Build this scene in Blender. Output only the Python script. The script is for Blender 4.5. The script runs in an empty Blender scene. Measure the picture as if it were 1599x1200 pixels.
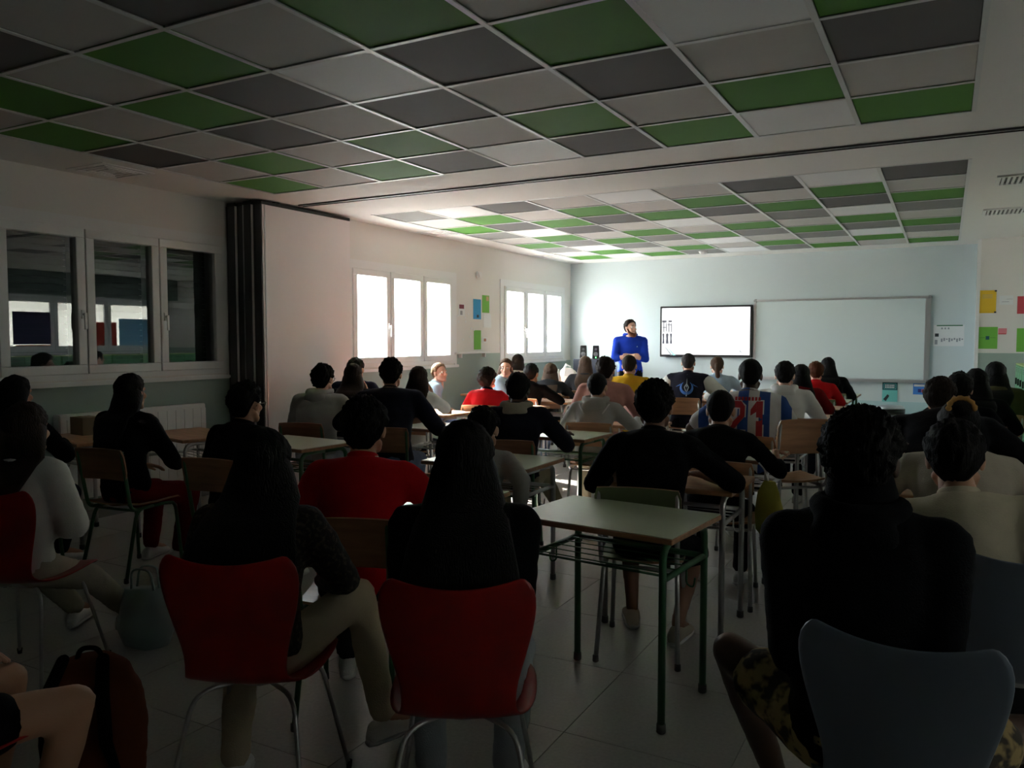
import bpy, bmesh, math, random
from mathutils import Vector, Matrix, Euler, noise
random.seed(7)
SC = bpy.context.scene
COL = SC.collection
PI = math.pi
R = math.radians
V = Vector

# ---------------------------------------------------------------- camera
H = 1.45                      # eye height
FPX = 1240.45                 # focal length in pixels of the 1599 px wide frame
YAW, PITCH = 0.4994, -0.0565
cam = bpy.data.cameras.new('camera')
cam.sensor_width = 36.0
cam.lens = 36.0 * FPX / 1599.0
cam.clip_start = 0.05
cam.clip_end = 200
camo = bpy.data.objects.new('camera', cam)
camo.location = (0, 0, H)
camo.rotation_euler = (PI / 2 + PITCH, 0, YAW)
COL.objects.link(camo)
SC.camera = camo

# ---------------------------------------------------------------- world, sun, exposure
CEIL = 2.74
XN, XF = -6.0, -5.7           # left wall, back half and front half of the room
YF = 12.55                    # front wall
XR = 3.3                      # right wall
YB = -3.4                     # back wall
world = bpy.data.worlds.new('World')
SC.world = world
world.use_nodes = True
wn = world.node_tree.nodes
wn['Background'].inputs[0].default_value = (0.86, 0.95, 1.0, 1)
wn['Background'].inputs[1].default_value = 8.0
sun = bpy.data.lights.new('sun', 'SUN')
sun.energy = 18
sun.angle = R(0.6)
sun.color = (1, 0.93, 0.82)
suno = bpy.data.objects.new('sun', sun)
suno.rotation_euler = V((1, -0.42, -0.6)).to_track_quat('-Z', 'Y').to_euler()
suno.location = (-12, 12, 6)
COL.objects.link(suno)
SC.view_settings.view_transform = 'Standard'
SC.view_settings.look = 'None'
SC.view_settings.gamma = 1
SC.view_settings.use_curve_mapping = False
SC.view_settings.exposure = 1.98
SC.cycles.max_bounces = 10
SC.cycles.diffuse_bounces = 6
for (xs, rot, y0, y1) in ((XF - 0.28, -1, 6.74, 8.85), (XF - 0.28, -1, 10.13, 12.24), (XR + 0.28, 1, 1.0, 3.2), (XR + 0.28, 1, 8.2, 11.7)):   # daylight sampled through the windows
    pl = bpy.data.lights.new('window_portal', 'AREA')
    pl.shape = 'RECTANGLE'
    pl.size, pl.size_y = 1.14, y1 - y0
    pl.cycles.is_portal = True
    po = bpy.data.objects.new('window_portal', pl)
    po.location = (xs, (y0 + y1) / 2, 1.70)
    po.rotation_euler = (0, rot * PI / 2, 0)
    COL.objects.link(po)

# ---------------------------------------------------------------- materials
MATS = {}
def mat(name, col, rough=0.6, metal=0.0, bump=0.0, bscale=60.0, var=0.0, vscale=8.0, spec=0.5, stretch=None, emit=None):
    if name in MATS:
        return MATS[name]
    m = bpy.data.materials.new(name)
    m.use_nodes = True
    nt = m.node_tree
    b = nt.nodes['Principled BSDF']
    b.inputs['Base Color'].default_value = (*col, 1)
    b.inputs['Roughness'].default_value = rough
    b.inputs['Metallic'].default_value = metal
    b.inputs['Specular IOR Level'].default_value = spec
    if bump or var:
        tc = nt.nodes.new('ShaderNodeTexCoord')
        mp = nt.nodes.new('ShaderNodeMapping')
        if stretch:
            mp.inputs['Scale'].default_value = stretch
        nt.links.new(tc.outputs['Object'], mp.inputs['Vector'])
        nz = nt.nodes.new('ShaderNodeTexNoise')
        nz.inputs['Scale'].default_value = bscale if bump else vscale
        nz.inputs['Detail'].default_value = 4
        nt.links.new(mp.outputs[0], nz.inputs['Vector'])
        if bump:
            bp = nt.nodes.new('ShaderNodeBump')
            bp.inputs['Strength'].default_value = bump
            bp.inputs['Distance'].default_value = 0.01
            nt.links.new(nz.outputs[0], bp.inputs['Height'])
            nt.links.new(bp.outputs[0], b.inputs['Normal'])
        if var:
            nz2 = nt.nodes.new('ShaderNodeTexNoise')
            nz2.inputs['Scale'].default_value = vscale
            nz2.inputs['Detail'].default_value = 5
            nt.links.new(mp.outputs[0], nz2.inputs['Vector'])
            mx = nt.nodes.new('ShaderNodeMix')
            mx.data_type = 'RGBA'
            mx.inputs[6].default_value = (*[max(0, c * (1 - var)) for c in col], 1)
            mx.inputs[7].default_value = (*[min(1, c * (1 + var)) for c in col], 1)
            nt.links.new(nz2.outputs[0], mx.inputs[0])
            nt.links.new(mx.outputs[2], b.inputs['Base Color'])
    if emit:
        b.inputs['Emission Color'].default_value = (*emit[0], 1)
        b.inputs['Emission Strength'].default_value = emit[1]
    MATS[name] = m
    return m

def cloth(name, col, rough=0.9):
    return mat('cloth_' + name, col, rough, bump=0.25, bscale=220, var=0.12, vscale=14, spec=0.12)
def hairm(name, col):
    return mat('hair_' + name, col, 0.66, bump=0.5, bscale=38, var=0.3, vscale=30, stretch=(6, 6, 0.6), spec=0.16)
SKIN = {
    'fair': mat('skin_fair', (0.62, 0.36, 0.26), 0.55, bump=0.05, bscale=150, var=0.06),
    'tan': mat('skin_tan', (0.48, 0.26, 0.16), 0.55, bump=0.05, bscale=150, var=0.06),
    'dark': mat('skin_dark', (0.085, 0.042, 0.026), 0.5, bump=0.05, bscale=150, var=0.06),
    'brown': mat('skin_brown', (0.26, 0.13, 0.08), 0.55, bump=0.05, bscale=150, var=0.06),
}
WALLW = mat('paint_cream', (0.74, 0.72, 0.69), 0.75, bump=0.06, bscale=90, var=0.02, vscale=2)
WALLF = mat('paint_pale_blue_white', (0.60, 0.68, 0.70), 0.55, bump=0.04, bscale=90, var=0.02, vscale=2)
GREENP = mat('paint_grey_green', (0.33, 0.42, 0.38), 0.6, bump=0.06, bscale=90, var=0.03, vscale=2)
TEALP = mat('paint_pale_teal', (0.42, 0.60, 0.63), 0.6, bump=0.04, bscale=90)
CEILW = mat('ceiling_plaster', (0.82, 0.81, 0.79), 0.8, bump=0.05, bscale=70)
TGREEN = mat('tile_green', (0.075, 0.25, 0.022), 0.75, bump=0.1, bscale=200, var=0.05)
TDARK = mat('tile_dark_grey', (0.125, 0.12, 0.12), 0.75, bump=0.1, bscale=200, var=0.05)
TGREY = mat('tile_mid_grey', (0.23, 0.23, 0.225), 0.75, bump=0.1, bscale=200, var=0.05)
TLIGHT = mat('tile_light_grey', (0.56, 0.545, 0.525), 0.75, bump=0.1, bscale=200, var=0.04)
LAMPW = mat('lamp_diffuser_white', (0.86, 0.88, 0.90), 0.65)
WHITEM = mat('white_lacquer', (0.78, 0.78, 0.78), 0.4)
PVC = mat('white_pvc', (0.76, 0.76, 0.76), 0.3)
STEEL = mat('steel_tube', (0.55, 0.55, 0.56), 0.28, metal=0.9)
GTUBE = mat('green_tube', (0.035, 0.13, 0.055), 0.35)
BLACK = mat('black_plastic', (0.012, 0.012, 0.013), 0.4)
DGREY = mat('dark_grey_profile', (0.05, 0.05, 0.052), 0.45)
CAPM = mat('grey_plastic_cap', (0.06, 0.06, 0.06), 0.5)
RUBBER = mat('black_rubber', (0.02, 0.02, 0.02), 0.7)

def woodmat(name, col, scale=14):
    if name in MATS:
        return MATS[name]
    m = bpy.data.materials.new(name)
    m.use_nodes = True
    nt = m.node_tree
    b = nt.nodes['Principled BSDF']
    tc = nt.nodes.new('ShaderNodeTexCoord')
    mp = nt.nodes.new('ShaderNodeMapping')
    mp.inputs['Scale'].default_value = (1.2, scale, scale)
    nt.links.new(tc.outputs['Object'], mp.inputs[0])
    nz = nt.nodes.new('ShaderNodeTexNoise')
    nz.inputs['Scale'].default_value = 3
    nz.inputs['Detail'].default_value = 6
    nt.links.new(mp.outputs[0], nz.inputs[0])
    rp = nt.nodes.new('ShaderNodeValToRGB')
    rp.color_ramp.elements[0].position = 0.3
    rp.color_ramp.elements[0].color = (*[c * 0.72 for c in col], 1)
    rp.color_ramp.elements[1].position = 0.72
    rp.color_ramp.elements[1].color = (*[min(1, c * 1.12) for c in col], 1)
    nt.links.new(nz.outputs[0], rp.inputs[0])
    nt.links.new(rp.outputs[0], b.inputs['Base Color'])
    b.inputs['Roughness'].default_value = 0.42
    MATS[name] = m
    return m
WOOD = woodmat('beech_laminate', (0.56, 0.30, 0.17))
WOODEDGE = woodmat('beech_edge', (0.42, 0.21, 0.10))
WOODDARK = woodmat('brown_laminate', (0.30, 0.15, 0.085))
GTOP = mat('green_laminate', (0.55, 0.60, 0.45), 0.32, var=0.05, vscale=40)
GCHAIR = mat('olive_green_laminate', (0.16, 0.20, 0.10), 0.45, var=0.06, vscale=30)

def glassmat(name, ior, tint):
    m = bpy.data.materials.new(name)
    m.use_nodes = True
    nt = m.node_tree
    nt.nodes.clear()
    o = nt.nodes.new('ShaderNodeOutputMaterial')
    tr = nt.nodes.new('ShaderNodeBsdfTransparent')
    tr.inputs[0].default_value = (*tint, 1)
    gl = nt.nodes.new('ShaderNodeBsdfGlossy')
    gl.inputs['Roughness'].default_value = 0.0
    fr = nt.nodes.new('ShaderNodeFresnel')
    fr.inputs[0].default_value = ior
    mx = nt.nodes.new('ShaderNodeMixShader')
    nt.links.new(fr.outputs[0], mx.inputs[0])
    nt.links.new(tr.outputs[0], mx.inputs[1])
    nt.links.new(gl.outputs[0], mx.inputs[2])
    nt.links.new(mx.outputs[0], o.inputs[0])
    return m
GLASS = glassmat('window_glass', 1.5, (0.97, 0.98, 0.98))
GLASSC = glassmat('coated_double_glazing', 2.3, (0.75, 0.78, 0.76))

# ---------------------------------------------------------------- mesh helpers
def obj(name, bm, m, parent=None, smooth=False, mats=None):
    me = bpy.data.meshes.new(name)
    bm.normal_update()
    bm.to_mesh(me)
    bm.free()
    for x in (mats or [m]):
        me.materials.append(x)
    if smooth:
        for p in me.polygons:
            p.use_smooth = True
    o = bpy.data.objects.new(name, me)
    COL.objects.link(o)
    if parent is not None:
        o.parent = parent
    return o
def meobj(name, me, m, parent=None):
    if not me.materials:
        me.materials.append(m)
    o = bpy.data.objects.new(name, me)
    COL.objects.link(o)
    if parent is not None:
        o.parent = parent
    return o
def tag(o, label=None, cat=None, group=None, kind=None):
    if label:
        o['label'] = label
    if cat:
        o['category'] = cat
    if group:
        o['group'] = group
    if kind:
        o['kind'] = kind
    return o
def thing(name, label, cat, loc=(0, 0, 0), rz=0, group=None):
    o = bpy.data.objects.new(name, None)
    o.empty_display_size = 0.1
    COL.objects.link(o)
    o.location = loc
    o.rotation_euler = (0, 0, rz)
    return tag(o, label, cat, group)
def struct(name, bm, m, parent=None, **k):
    o = obj(name, bm, m, parent, **k)
    if parent is None:
        o['kind'] = 'structure'
    return o
def box(bm, x0, x1, y0, y1, z0, z1, mi=0):
    vs = [bm.verts.new((x, y, z)) for z in (z0, z1) for y in (y0, y1) for x in (x0, x1)]
    for f in ((0, 2, 3, 1), (4, 5, 7, 6), (0, 1, 5, 4), (2, 6, 7, 3), (0, 4, 6, 2), (1, 3, 7, 5)):
        fc = bm.faces.new([vs[i] for i in f])
        fc.material_index = mi
    return vs
def nb():
    return bmesh.new()
def bxo(name, dims, m, parent=None, bev=0.0, seg=2):
    bm = nb()
    box(bm, *dims)
    if bev:
        bmesh.ops.bevel(bm, geom=list(bm.edges), offset=bev, segments=seg, affect='EDGES', profile=0.5)
    return obj(name, bm, m, parent, smooth=False)
def ortho(t, ref=None):
    t = t.normalized()
    ref = ref or V((1, 0, 0))
    if abs(t.dot(ref)) > 0.95:
        ref = V((0, 1, 0))
    u = (ref - t * ref.dot(t)).normalized()
    return u, t.cross(u)
def loft(bm, rings, n=16, caps=True):
    """rings: (centre, u, v) with u and v the half-axis vectors of an ellipse"""
    rs = []
    for (c, u, v) in rings:
        rs.append([bm.verts.new(c + u * math.cos(2 * PI * k / n) + v * math.sin(2 * PI * k / n)) for k in range(n)])
    for a, b in zip(rs, rs[1:]):
        for k in range(n):
            bm.faces.new((a[k], a[(k + 1) % n], b[(k + 1) % n], b[k]))
    if caps:
        bm.faces.new(rs[0][::-1])
        bm.faces.new(rs[-1])
    return rs
def limb(bm, pts, rad, n=12, ref=None, flat=1.0, ends=True):
    pts = [V(p) for p in pts]
    if isinstance(rad, (int, float)):
        rad = [rad] * len(pts)
    rings = []
    N = len(pts)
    u0 = None
    for i in range(N):
        t = (pts[min(i + 1, N - 1)] - pts[max(i - 1, 0)])
        u, v = ortho(t, u0 or ref)
        u0 = u
        if ends and i == 0:
            tt = t.normalized()
            for a in (80, 50, 22):
                s, c = math.sin(R(a)), math.cos(R(a))
                rings.append((pts[0] - tt * rad[0] * s, u * rad[0] * c, v * rad[0] * c * flat))
        rings.append((pts[i], u * rad[i], v * rad[i] * flat))
        if ends and i == N - 1:
            tt = t.normalized()
            for a in (22, 50, 80):
                s, c = math.sin(R(a)), math.cos(R(a))
                rings.append((pts[i] + tt * rad[i] * s, u * rad[i] * c, v * rad[i] * c * flat))
    loft(bm, rings, n)
def ell(bm, c, r, rot=None, n=16, m=10):
    c = V(c)
    M = rot or Matrix.Identity(3)
    rings = []
    for i in range(1, m):
        a = PI * i / m
        s, k = math.sin(a), -math.cos(a)
        rings.append((c + M @ V((0, 0, r[2] * k)), M @ V((r[0] * s, 0, 0)), M @ V((0, r[1] * s, 0))))
    loft(bm, rings, n)
def bend(pts, rad=0.05, k=5):
    """round the corners of a polyline"""
    pts = [V(p) for p in pts]
    out = [pts[0]]
    for a, b, c in zip(pts, pts[1:], pts[2:]):
        d1, d2 = (a - b), (c - b)
        r = min(rad, d1.length * 0.49, d2.length * 0.49)
        p, q = b + d1.normalized() * r, b + d2.normalized() * r
        for i in range(k + 1):
            t = i / k
            out.append(p * (1 - t) ** 2 + b * 2 * t * (1 - t) + q * t * t)
    out.append(pts[-1])
    return out
def tube(bm, pts, r, n=8):
    limb(bm, pts, r, n, ends=False)
def tubeo(name, pts, r, m, parent, n=8):
    bm = nb()
    tube(bm, pts, r, n)
    return obj(name, bm, m, parent, smooth=True)
def textmesh(name, body, size, m, parent, loc, rot, extrude=0.001, align='CENTER'):
    cu = bpy.data.curves.new(name, 'FONT')
    cu.body = body
    cu.size = size
    cu.extrude = extrude
    cu.align_x = align
    cu.align_y = 'CENTER'
    to = bpy.data.objects.new(name, cu)
    COL.objects.link(to)
    dg = bpy.context.evaluated_depsgraph_get()
    dg.update()
    me = bpy.data.meshes.new_from_object(to.evaluated_get(dg))
    bpy.data.objects.remove(to)
    o = meobj(name, me, m, parent)
    o.location = loc
    o.rotation_euler = rot
    return o
def remesh(bm, vox, smooth=4, wr=0.0, wscale=9.0, seed=0.0):
    """one continuous skin over overlapping shapes; returns a mesh"""
    me = bpy.data.meshes.new('tmp')
    bm.to_mesh(me)
    bm.free()
    o = bpy.data.objects.new('tmp', me)
    COL.objects.link(o)
    md = o.modifiers.new('r', 'REMESH')
    md.mode = 'VOXEL'
    md.voxel_size = vox
    sm = o.modifiers.new('s', 'SMOOTH')
    sm.factor = 0.5
    sm.iterations = smooth
    dg = bpy.context.evaluated_depsgraph_get()
    dg.update()
    out = bpy.data.meshes.new_from_object(o.evaluated_get(dg))
    bpy.data.objects.remove(o)
    bpy.data.meshes.remove(me)
    if wr:
        nn = [v.normal.copy() for v in out.vertices]
        for v, nrm in zip(out.vertices, nn):
            p = v.co * wscale + V((seed, seed * 0.7, 0))
            d = noise.noise(p) + 0.6 * noise.noise(V((p.x * 2.3, p.y * 2.3, p.z * 4.5)))
            v.co += nrm * d * wr
    for p in out.polygons:
        p.use_smooth = True
    return out
def at_y(px, py, Y):
    return _ray(px, py, 1, Y)
def _ray(px, py, axis, val):
    cy, sy, cp, sp = math.cos(YAW), math.sin(YAW), math.cos(PITCH), math.sin(PITCH)
    fw = V((-sy * cp, cy * cp, sp))
    rt = V((cy, sy, 0))
    up = rt.cross(fw)
    d = rt * ((px - 799.5) / FPX) + up * ((600 - py) / FPX) + fw
    t = (val - (H if axis == 2 else 0)) / d[axis]
    return d * t + V((0, 0, H))

# ================================================================ THE ROOM
# ---------------------------------------------------------------- floor
def floor_tile_mat():
    m = mat('floor_tile', (0.41, 0.40, 0.38), 0.33, var=0.22, vscale=70)
    return m
FT = floor_tile_mat()
GROUT = mat('floor_grout', (0.16, 0.155, 0.15), 0.8)
bm = nb(); box(bm, XN - 0.3, XR + 0.3, YB - 0.3, YF + 0.3, -0.16, -0.006)
floor = struct('floor', bm, GROUT)
bm = nb(); g = 0.0015
box(bm, g, 0.6 - g, g, 0.6 - g, -0.008, 0)
tme = bpy.data.meshes.new('floor_tile'); bm.to_mesh(tme); bm.free(); tme.materials.append(FT)
rest = nb()
nx, ny = int((XR - XN) / 0.6) + 1, int((YF - YB) / 0.6) + 1
for i in range(nx):
    for j in range(ny):
        x, y = XN + 0.6 * i, YB + 0.6 * j
        if x < 0.6 and 0.1 < y < 9.6:
            o = bpy.data.objects.new('floor_tile', tme); COL.objects.link(o); o.parent = floor; o.location = (x, y, 0)
        else:
            box(rest, x + g, min(x + 0.6 - g, XR), y + g, min(y + 0.6 - g, YF), -0.008, 0)
tag(obj('floor_tile_field', rest, FT, floor), kind='stuff')

# ---------------------------------------------------------------- walls
def wall_boxes(bm, x0, x1, y0, y1, openings):
    """a wall along Y with rectangular openings (y0, y1, z0, z1)"""
    y = y0
    for (a, b, c, d) in sorted(openings):
        box(bm, x0, x1, y, a, 0, CEIL)
        box(bm, x0, x1, a, b, 0, c)
        box(bm, x0, x1, a, b, d, CEIL)
        y = b
    box(bm, x0, x1, y, y1, 0, CEIL)
NW = (3.20, 5.33, 1.13, 2.36)
FW1 = (6.74, 8.85, 1.13, 2.27)
FW2 = (10.13, 12.24, 1.13, 2.27)
YS = 6.62                     # where the wall steps in behind the parked partition
bm = nb()
wall_boxes(bm, XN - 0.3, XN, YB, YS, [NW])
wall_boxes(bm, XN - 0.3, XF, YS, YF + 0.3, [FW1, FW2])
wl = struct('wall_left', bm, WALLW)
bm = nb()
box(bm, XN, XN + 0.004, YB, NW[0] - 0.05, 0, 1.10); box(bm, XN, XN + 0.004, NW[0] - 0.05, NW[1] + 0.05, 0, 1.08)
box(bm, XN, XN + 0.004, NW[1] + 0.05, YS, 0, 1.10)
obj('painted_dado', bm, GREENP, wl)
bm = nb()
box(bm, XF, XF + 0.004, YS, FW1[1] + 0.05, 0, 1.09); box(bm, XF, XF + 0.004, FW1[1] + 0.05, FW2[0] - 0.05, 0, 1.25)
box(bm, XF, XF + 0.004, FW2[0] - 0.05, YF, 0, 1.09)
obj('painted_dado', bm, GREENP, wl)
XB, YBLK = 0.34, 11.98        # wall block that steps forward right of the board
bm = nb(); box(bm, XN - 0.3, XR + 0.3, YF, YF + 0.3, 0, CEIL)
box(bm, XB, XR + 0.3, YBLK, YF, 0, CEIL)
for f in bm.faces:
    if f.calc_center_median().x > XB and f.calc_center_median().y < YF + 0.1 and f.calc_center_median().y < 12.0:
        f.material_index = 1
wf = struct('wall_front', bm, WALLF, mats=[WALLF, WALLW])
bm = nb(); box(bm, XF + 0.005, XB, YF - 0.004, YF, 0, 0.56)
obj('painted_dado', bm, TEALP, wf)
bm = nb(); box(bm, XB, XR, YBLK - 0.004, YBLK, 0, 1.27)
obj('painted_dado', bm, GREENP, wf)
bm = nb(); box(bm, XB - 0.012, XB + 0.03, YBLK - 0.012, YBLK + 0.03, 0, CEIL)
obj('corner_bead', bm, WHITEM, wf)
RW1, RW2 = (1.0, 3.2, 1.13, 2.27), (8.2, 11.7, 1.2, 2.28)  # openings of two added windows out of view, for daylight from the right
bm = nb(); wall_boxes(bm, XR, XR + 0.3, YB, YF + 0.3, [RW1, RW2])
wr = struct('wall_right', bm, WALLW)
bm = nb(); box(bm, XR - 0.004, XR, YB, YBLK, 0, 1.2)
obj('painted_dado', bm, GREENP, wr)
bm = nb(); box(bm, XR - 0.35, XR, YB, YBLK, 2.3, CEIL)
obj('grey_green_duct_casing', bm, mat('casing_grey_green', (0.10, 0.14, 0.13), 0.6), wr)
bm = nb(); box(bm, XN - 0.3, XR + 0.3, YB - 0.3, YB, 0, CEIL)
struct('wall_back', bm, mat('darkened_back_wall', (0.07, 0.055, 0.045), 0.6, var=0.1, vscale=5))  # unseen wall, coloured dark to cut light bouncing onto the foreground
bm = nb(); box(bm, XN, XN + 0.012, YB, 5.3, 0, 0.08); struct('baseboard_left', bm, mat('baseboard_grey', (0.3, 0.3, 0.29), 0.5))
bm = nb(); box(bm, XF + 0.015, XB - 0.02, YF - 0.014, YF, 0, 0.08); struct('baseboard_front', bm, MATS['baseboard_grey'])

# ---------------------------------------------------------------- ceiling with tile grids
NX0, NY0 = 0.104, 5.28        # near grid: right edge, front edge; runs back towards -Y
FX0, FY0 = 0.118, 6.633       # far grid: right edge, near edge; runs towards +Y
bm = nb()
Z0, Z1 = CEIL, CEIL + 0.12
xa, xb = XN - 0.3, XR + 0.3
box(bm, xa, NX0 - 5.4, YB - 0.3, FY0, Z0, Z1); box(bm, NX0, xb, YB - 0.3, FY0, Z0, Z1)
box(bm, NX0 - 5.4, NX0, YB - 0.3, NY0 - 5.4, Z0, Z1); box(bm, NX0 - 5.4, NX0, NY0, FY0, Z0, Z1)
box(bm, xa, FX0 - 5.4, FY0, YF + 0.3, Z0, Z1); box(bm, FX0, xb, FY0, YF + 0.3, Z0, Z1)
box(bm, FX0 - 5.4, FX0, FY0 + 5.4, YF + 0.3, Z0, Z1)
box(bm, xa, xb, YB - 0.3, YF + 0.3, Z1, Z1 + 0.1)
ceiling = struct('ceiling', bm, CEILW)
TB = mat('ceiling_tee_bar', (0.72, 0.73, 0.73), 0.4)
bm = nb(); box(bm, -0.288, 0.288, -0.288, 0.288, 0.004, 0.02)
bmesh.ops.bevel(bm, geom=[e for e in bm.edges if all(v.co.z < 0.01 for v in e.verts)], offset=0.004, segments=1, affect='EDGES')
tiles = {}
for k, m in (('g', TGREEN), ('d', TDARK), ('m', TGREY), ('l', TLIGHT)):
    me = bpy.data.meshes.new('ceiling_tile'); bm.to_mesh(me); me.materials.append(m); tiles[k] = me
bm.free()
bm = nb(); box(bm, -0.284, 0.284, -0.284, 0.284, 0.002, 0.02)
lme = bpy.data.meshes.new('diffuser'); bm.to_mesh(lme); bm.free(); lme.materials.append(LAMPW)
bm = nb()
for a in (-1, 1):
    box(bm, *sorted((a * 0.284, a * 0.294)), -0.294, 0.294, -0.002, 0.02)
    box(bm, -0.284, 0.284, *sorted((a * 0.284, a * 0.294)), -0.002, 0.02)
fme = bpy.data.meshes.new('frame'); bm.to_mesh(fme); bm.free(); fme.materials.append(WHITEM)
nlamp = [0]
ORD = ['first', 'second', 'third', 'fourth', 'fifth', 'sixth', 'seventh', 'eighth', 'ninth']
def grid(rows_by_col, x0, y0, sgn, where):
    for i, colr in enumerate(rows_by_col):
        for j, k in enumerate(colr):
            x, y = x0 - 0.6 * (i + 0.5), y0 + sgn * 0.6 * (j + 0.5)
            if k == 'w':
                t = thing('ceiling_light', 'unlit white ceiling light, %s, %s row from the track, %s column from the windows' % (where, ORD[j], ORD[8 - i]),
                          'ceiling light', (x, y, CEIL), 0, 'unlit ceiling light panels')
                meobj('diffuser', lme, LAMPW, t); meobj('frame', fme, WHITEM, t)
            else:
                o = bpy.data.objects.new('ceiling_tile', tiles[k]); COL.objects.link(o); o.parent = ceiling; o.location = (x, y, CEIL)
    y1 = y0 + sgn * 5.4
    for k in range(10):
        bm = nb(); xx = x0 - 0.6 * k
        box(bm, xx - 0.012, xx + 0.012, min(y0, y1), max(y0, y1), CEIL - 0.003, CEIL + 0.003)
        obj('tee_bar', bm, TB, ceiling)
    for k in range(10):
        bm = nb(); yy = y0 + sgn * 0.6 * k
        box(bm, x0 - 5.4, x0, yy - 0.012, yy + 0.012, CEIL - 0.002, CEIL + 0.002)
        obj('tee_bar', bm, TB, ceiling)
near = ['gldgldgld', 'wglwgldgl', 'gldgldgld', 'dgldgldgl', 'wldwldglw', 'dgldgldgl', 'gldgldgld', 'lgllgldgl', 'gldgldgld']
grid(near, NX0, NY0, -1, 'near grid')
far = ['dlgmlgmlg', 'wgdwgmwgl', 'dlgmlgmlg', 'lgdlgmlgm', 'wlgwlgwlw', 'lgdlgmlgm', 'dlgdlgmlg', 'wgdwgmwgw', 'mlgmlgmlg']
grid(far, FX0, FY0, 1, 'far grid')
# slot of the folding wall
tr = thing('folding_wall_track', 'thin dark double ceiling track crossing the room above the folding wall', 'track', (0, 0, CEIL))
for yy, w, m in ((5.80, 0.02, DGREY), (5.86, 0.012, BLACK)):
    bm = nb(); box(bm, XN + 0.5, XR - 0.36, yy - w / 2, yy + w / 2, -0.012, 0); obj('rail', bm, m, tr)
bm = nb(); box(bm, XN + 0.5, XR - 0.36, 5.822, 5.848, -0.006, 0); obj('rail_cover', bm, WHITEM, tr)
# flat ceiling hatches near the left wall
for (cx, cy, w, nm) in ((-5.66, 3.95, 0.0, 'above the shuttered window'), (-5.44, 8.15, 0, 'above the first sunlit window'), (-5.46, 11.25, 0, 'above the second sunlit window')):
    t = thing('ceiling_diffuser', 'flat white square ceiling diffuser ' + nm, 'air vent', (cx, cy, CEIL))
    bm = nb()
    box(bm, -0.22, 0.22, -0.22, 0.22, -0.006, 0)
    obj('plate', bm, WHITEM, t)
    for a in (0.06, 0.11, 0.16):
        bm = nb()
        for s in (-1, 1):
            box(bm, *sorted((s * a, s * (a + 0.012))), -a - 0.012, a + 0.012, -0.012, -0.006)
            box(bm, -a, a, *sorted((s * a, s * (a + 0.012))), -0.012, -0.006)
        obj('ring_blade', bm, WHITEM, t)
# two slatted return grilles right of the far grid
for (cx, cy, nm) in ((0.59, 7.62, 'first grille past the folding wall track'), (0.56, 9.45, 'second grille past the folding wall track')):
    t = thing('ceiling_grille', 'white slatted ceiling grille, ' + nm, 'air vent', (cx, cy, CEIL))
    w, d = 0.24, 0.17
    bm = nb()
    for s in (-1, 1):
        box(bm, *sorted((s * w, s * (w + 0.03))), -d - 0.03, d + 0.03, -0.015, 0)
        box(bm, -w, w, *sorted((s * d, s * (d + 0.03))), -0.015, 0)
    obj('frame', bm, WHITEM, t)
    bm = nb(); box(bm, -w, w, -d, d, -0.002, 0); obj('backing', bm, BLACK, t)
    for k in range(13):
        bm = nb(); x = -w + 0.02 + k * (2 * w - 0.04) / 12
        box(bm, x - 0.009, x + 0.009, -d, d, -0.014, -0.004); obj('slat', bm, WHITEM, t)
sd = thing('smoke_detector', 'small round white smoke detector on the far ceiling grid', 'smoke detector', (FX0 - 3.3, FY0 + 5.1, CEIL))
bm = nb(); loft(bm, [(V((0, 0, -z)), V((r, 0, 0)), V((0, r, 0))) for z, r in ((0, 0.06), (0.02, 0.058), (0.035, 0.045), (0.045, 0.02))], 20); obj('dome', bm, WHITEM, sd, smooth=True)
bm = nb(); loft(bm, [(V((0, 0, -z)), V((r, 0, 0)), V((0, r, 0))) for z, r in ((-0.004, 0.07), (0.008, 0.07))], 20); obj('base_ring', bm, WHITEM, sd)

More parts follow.
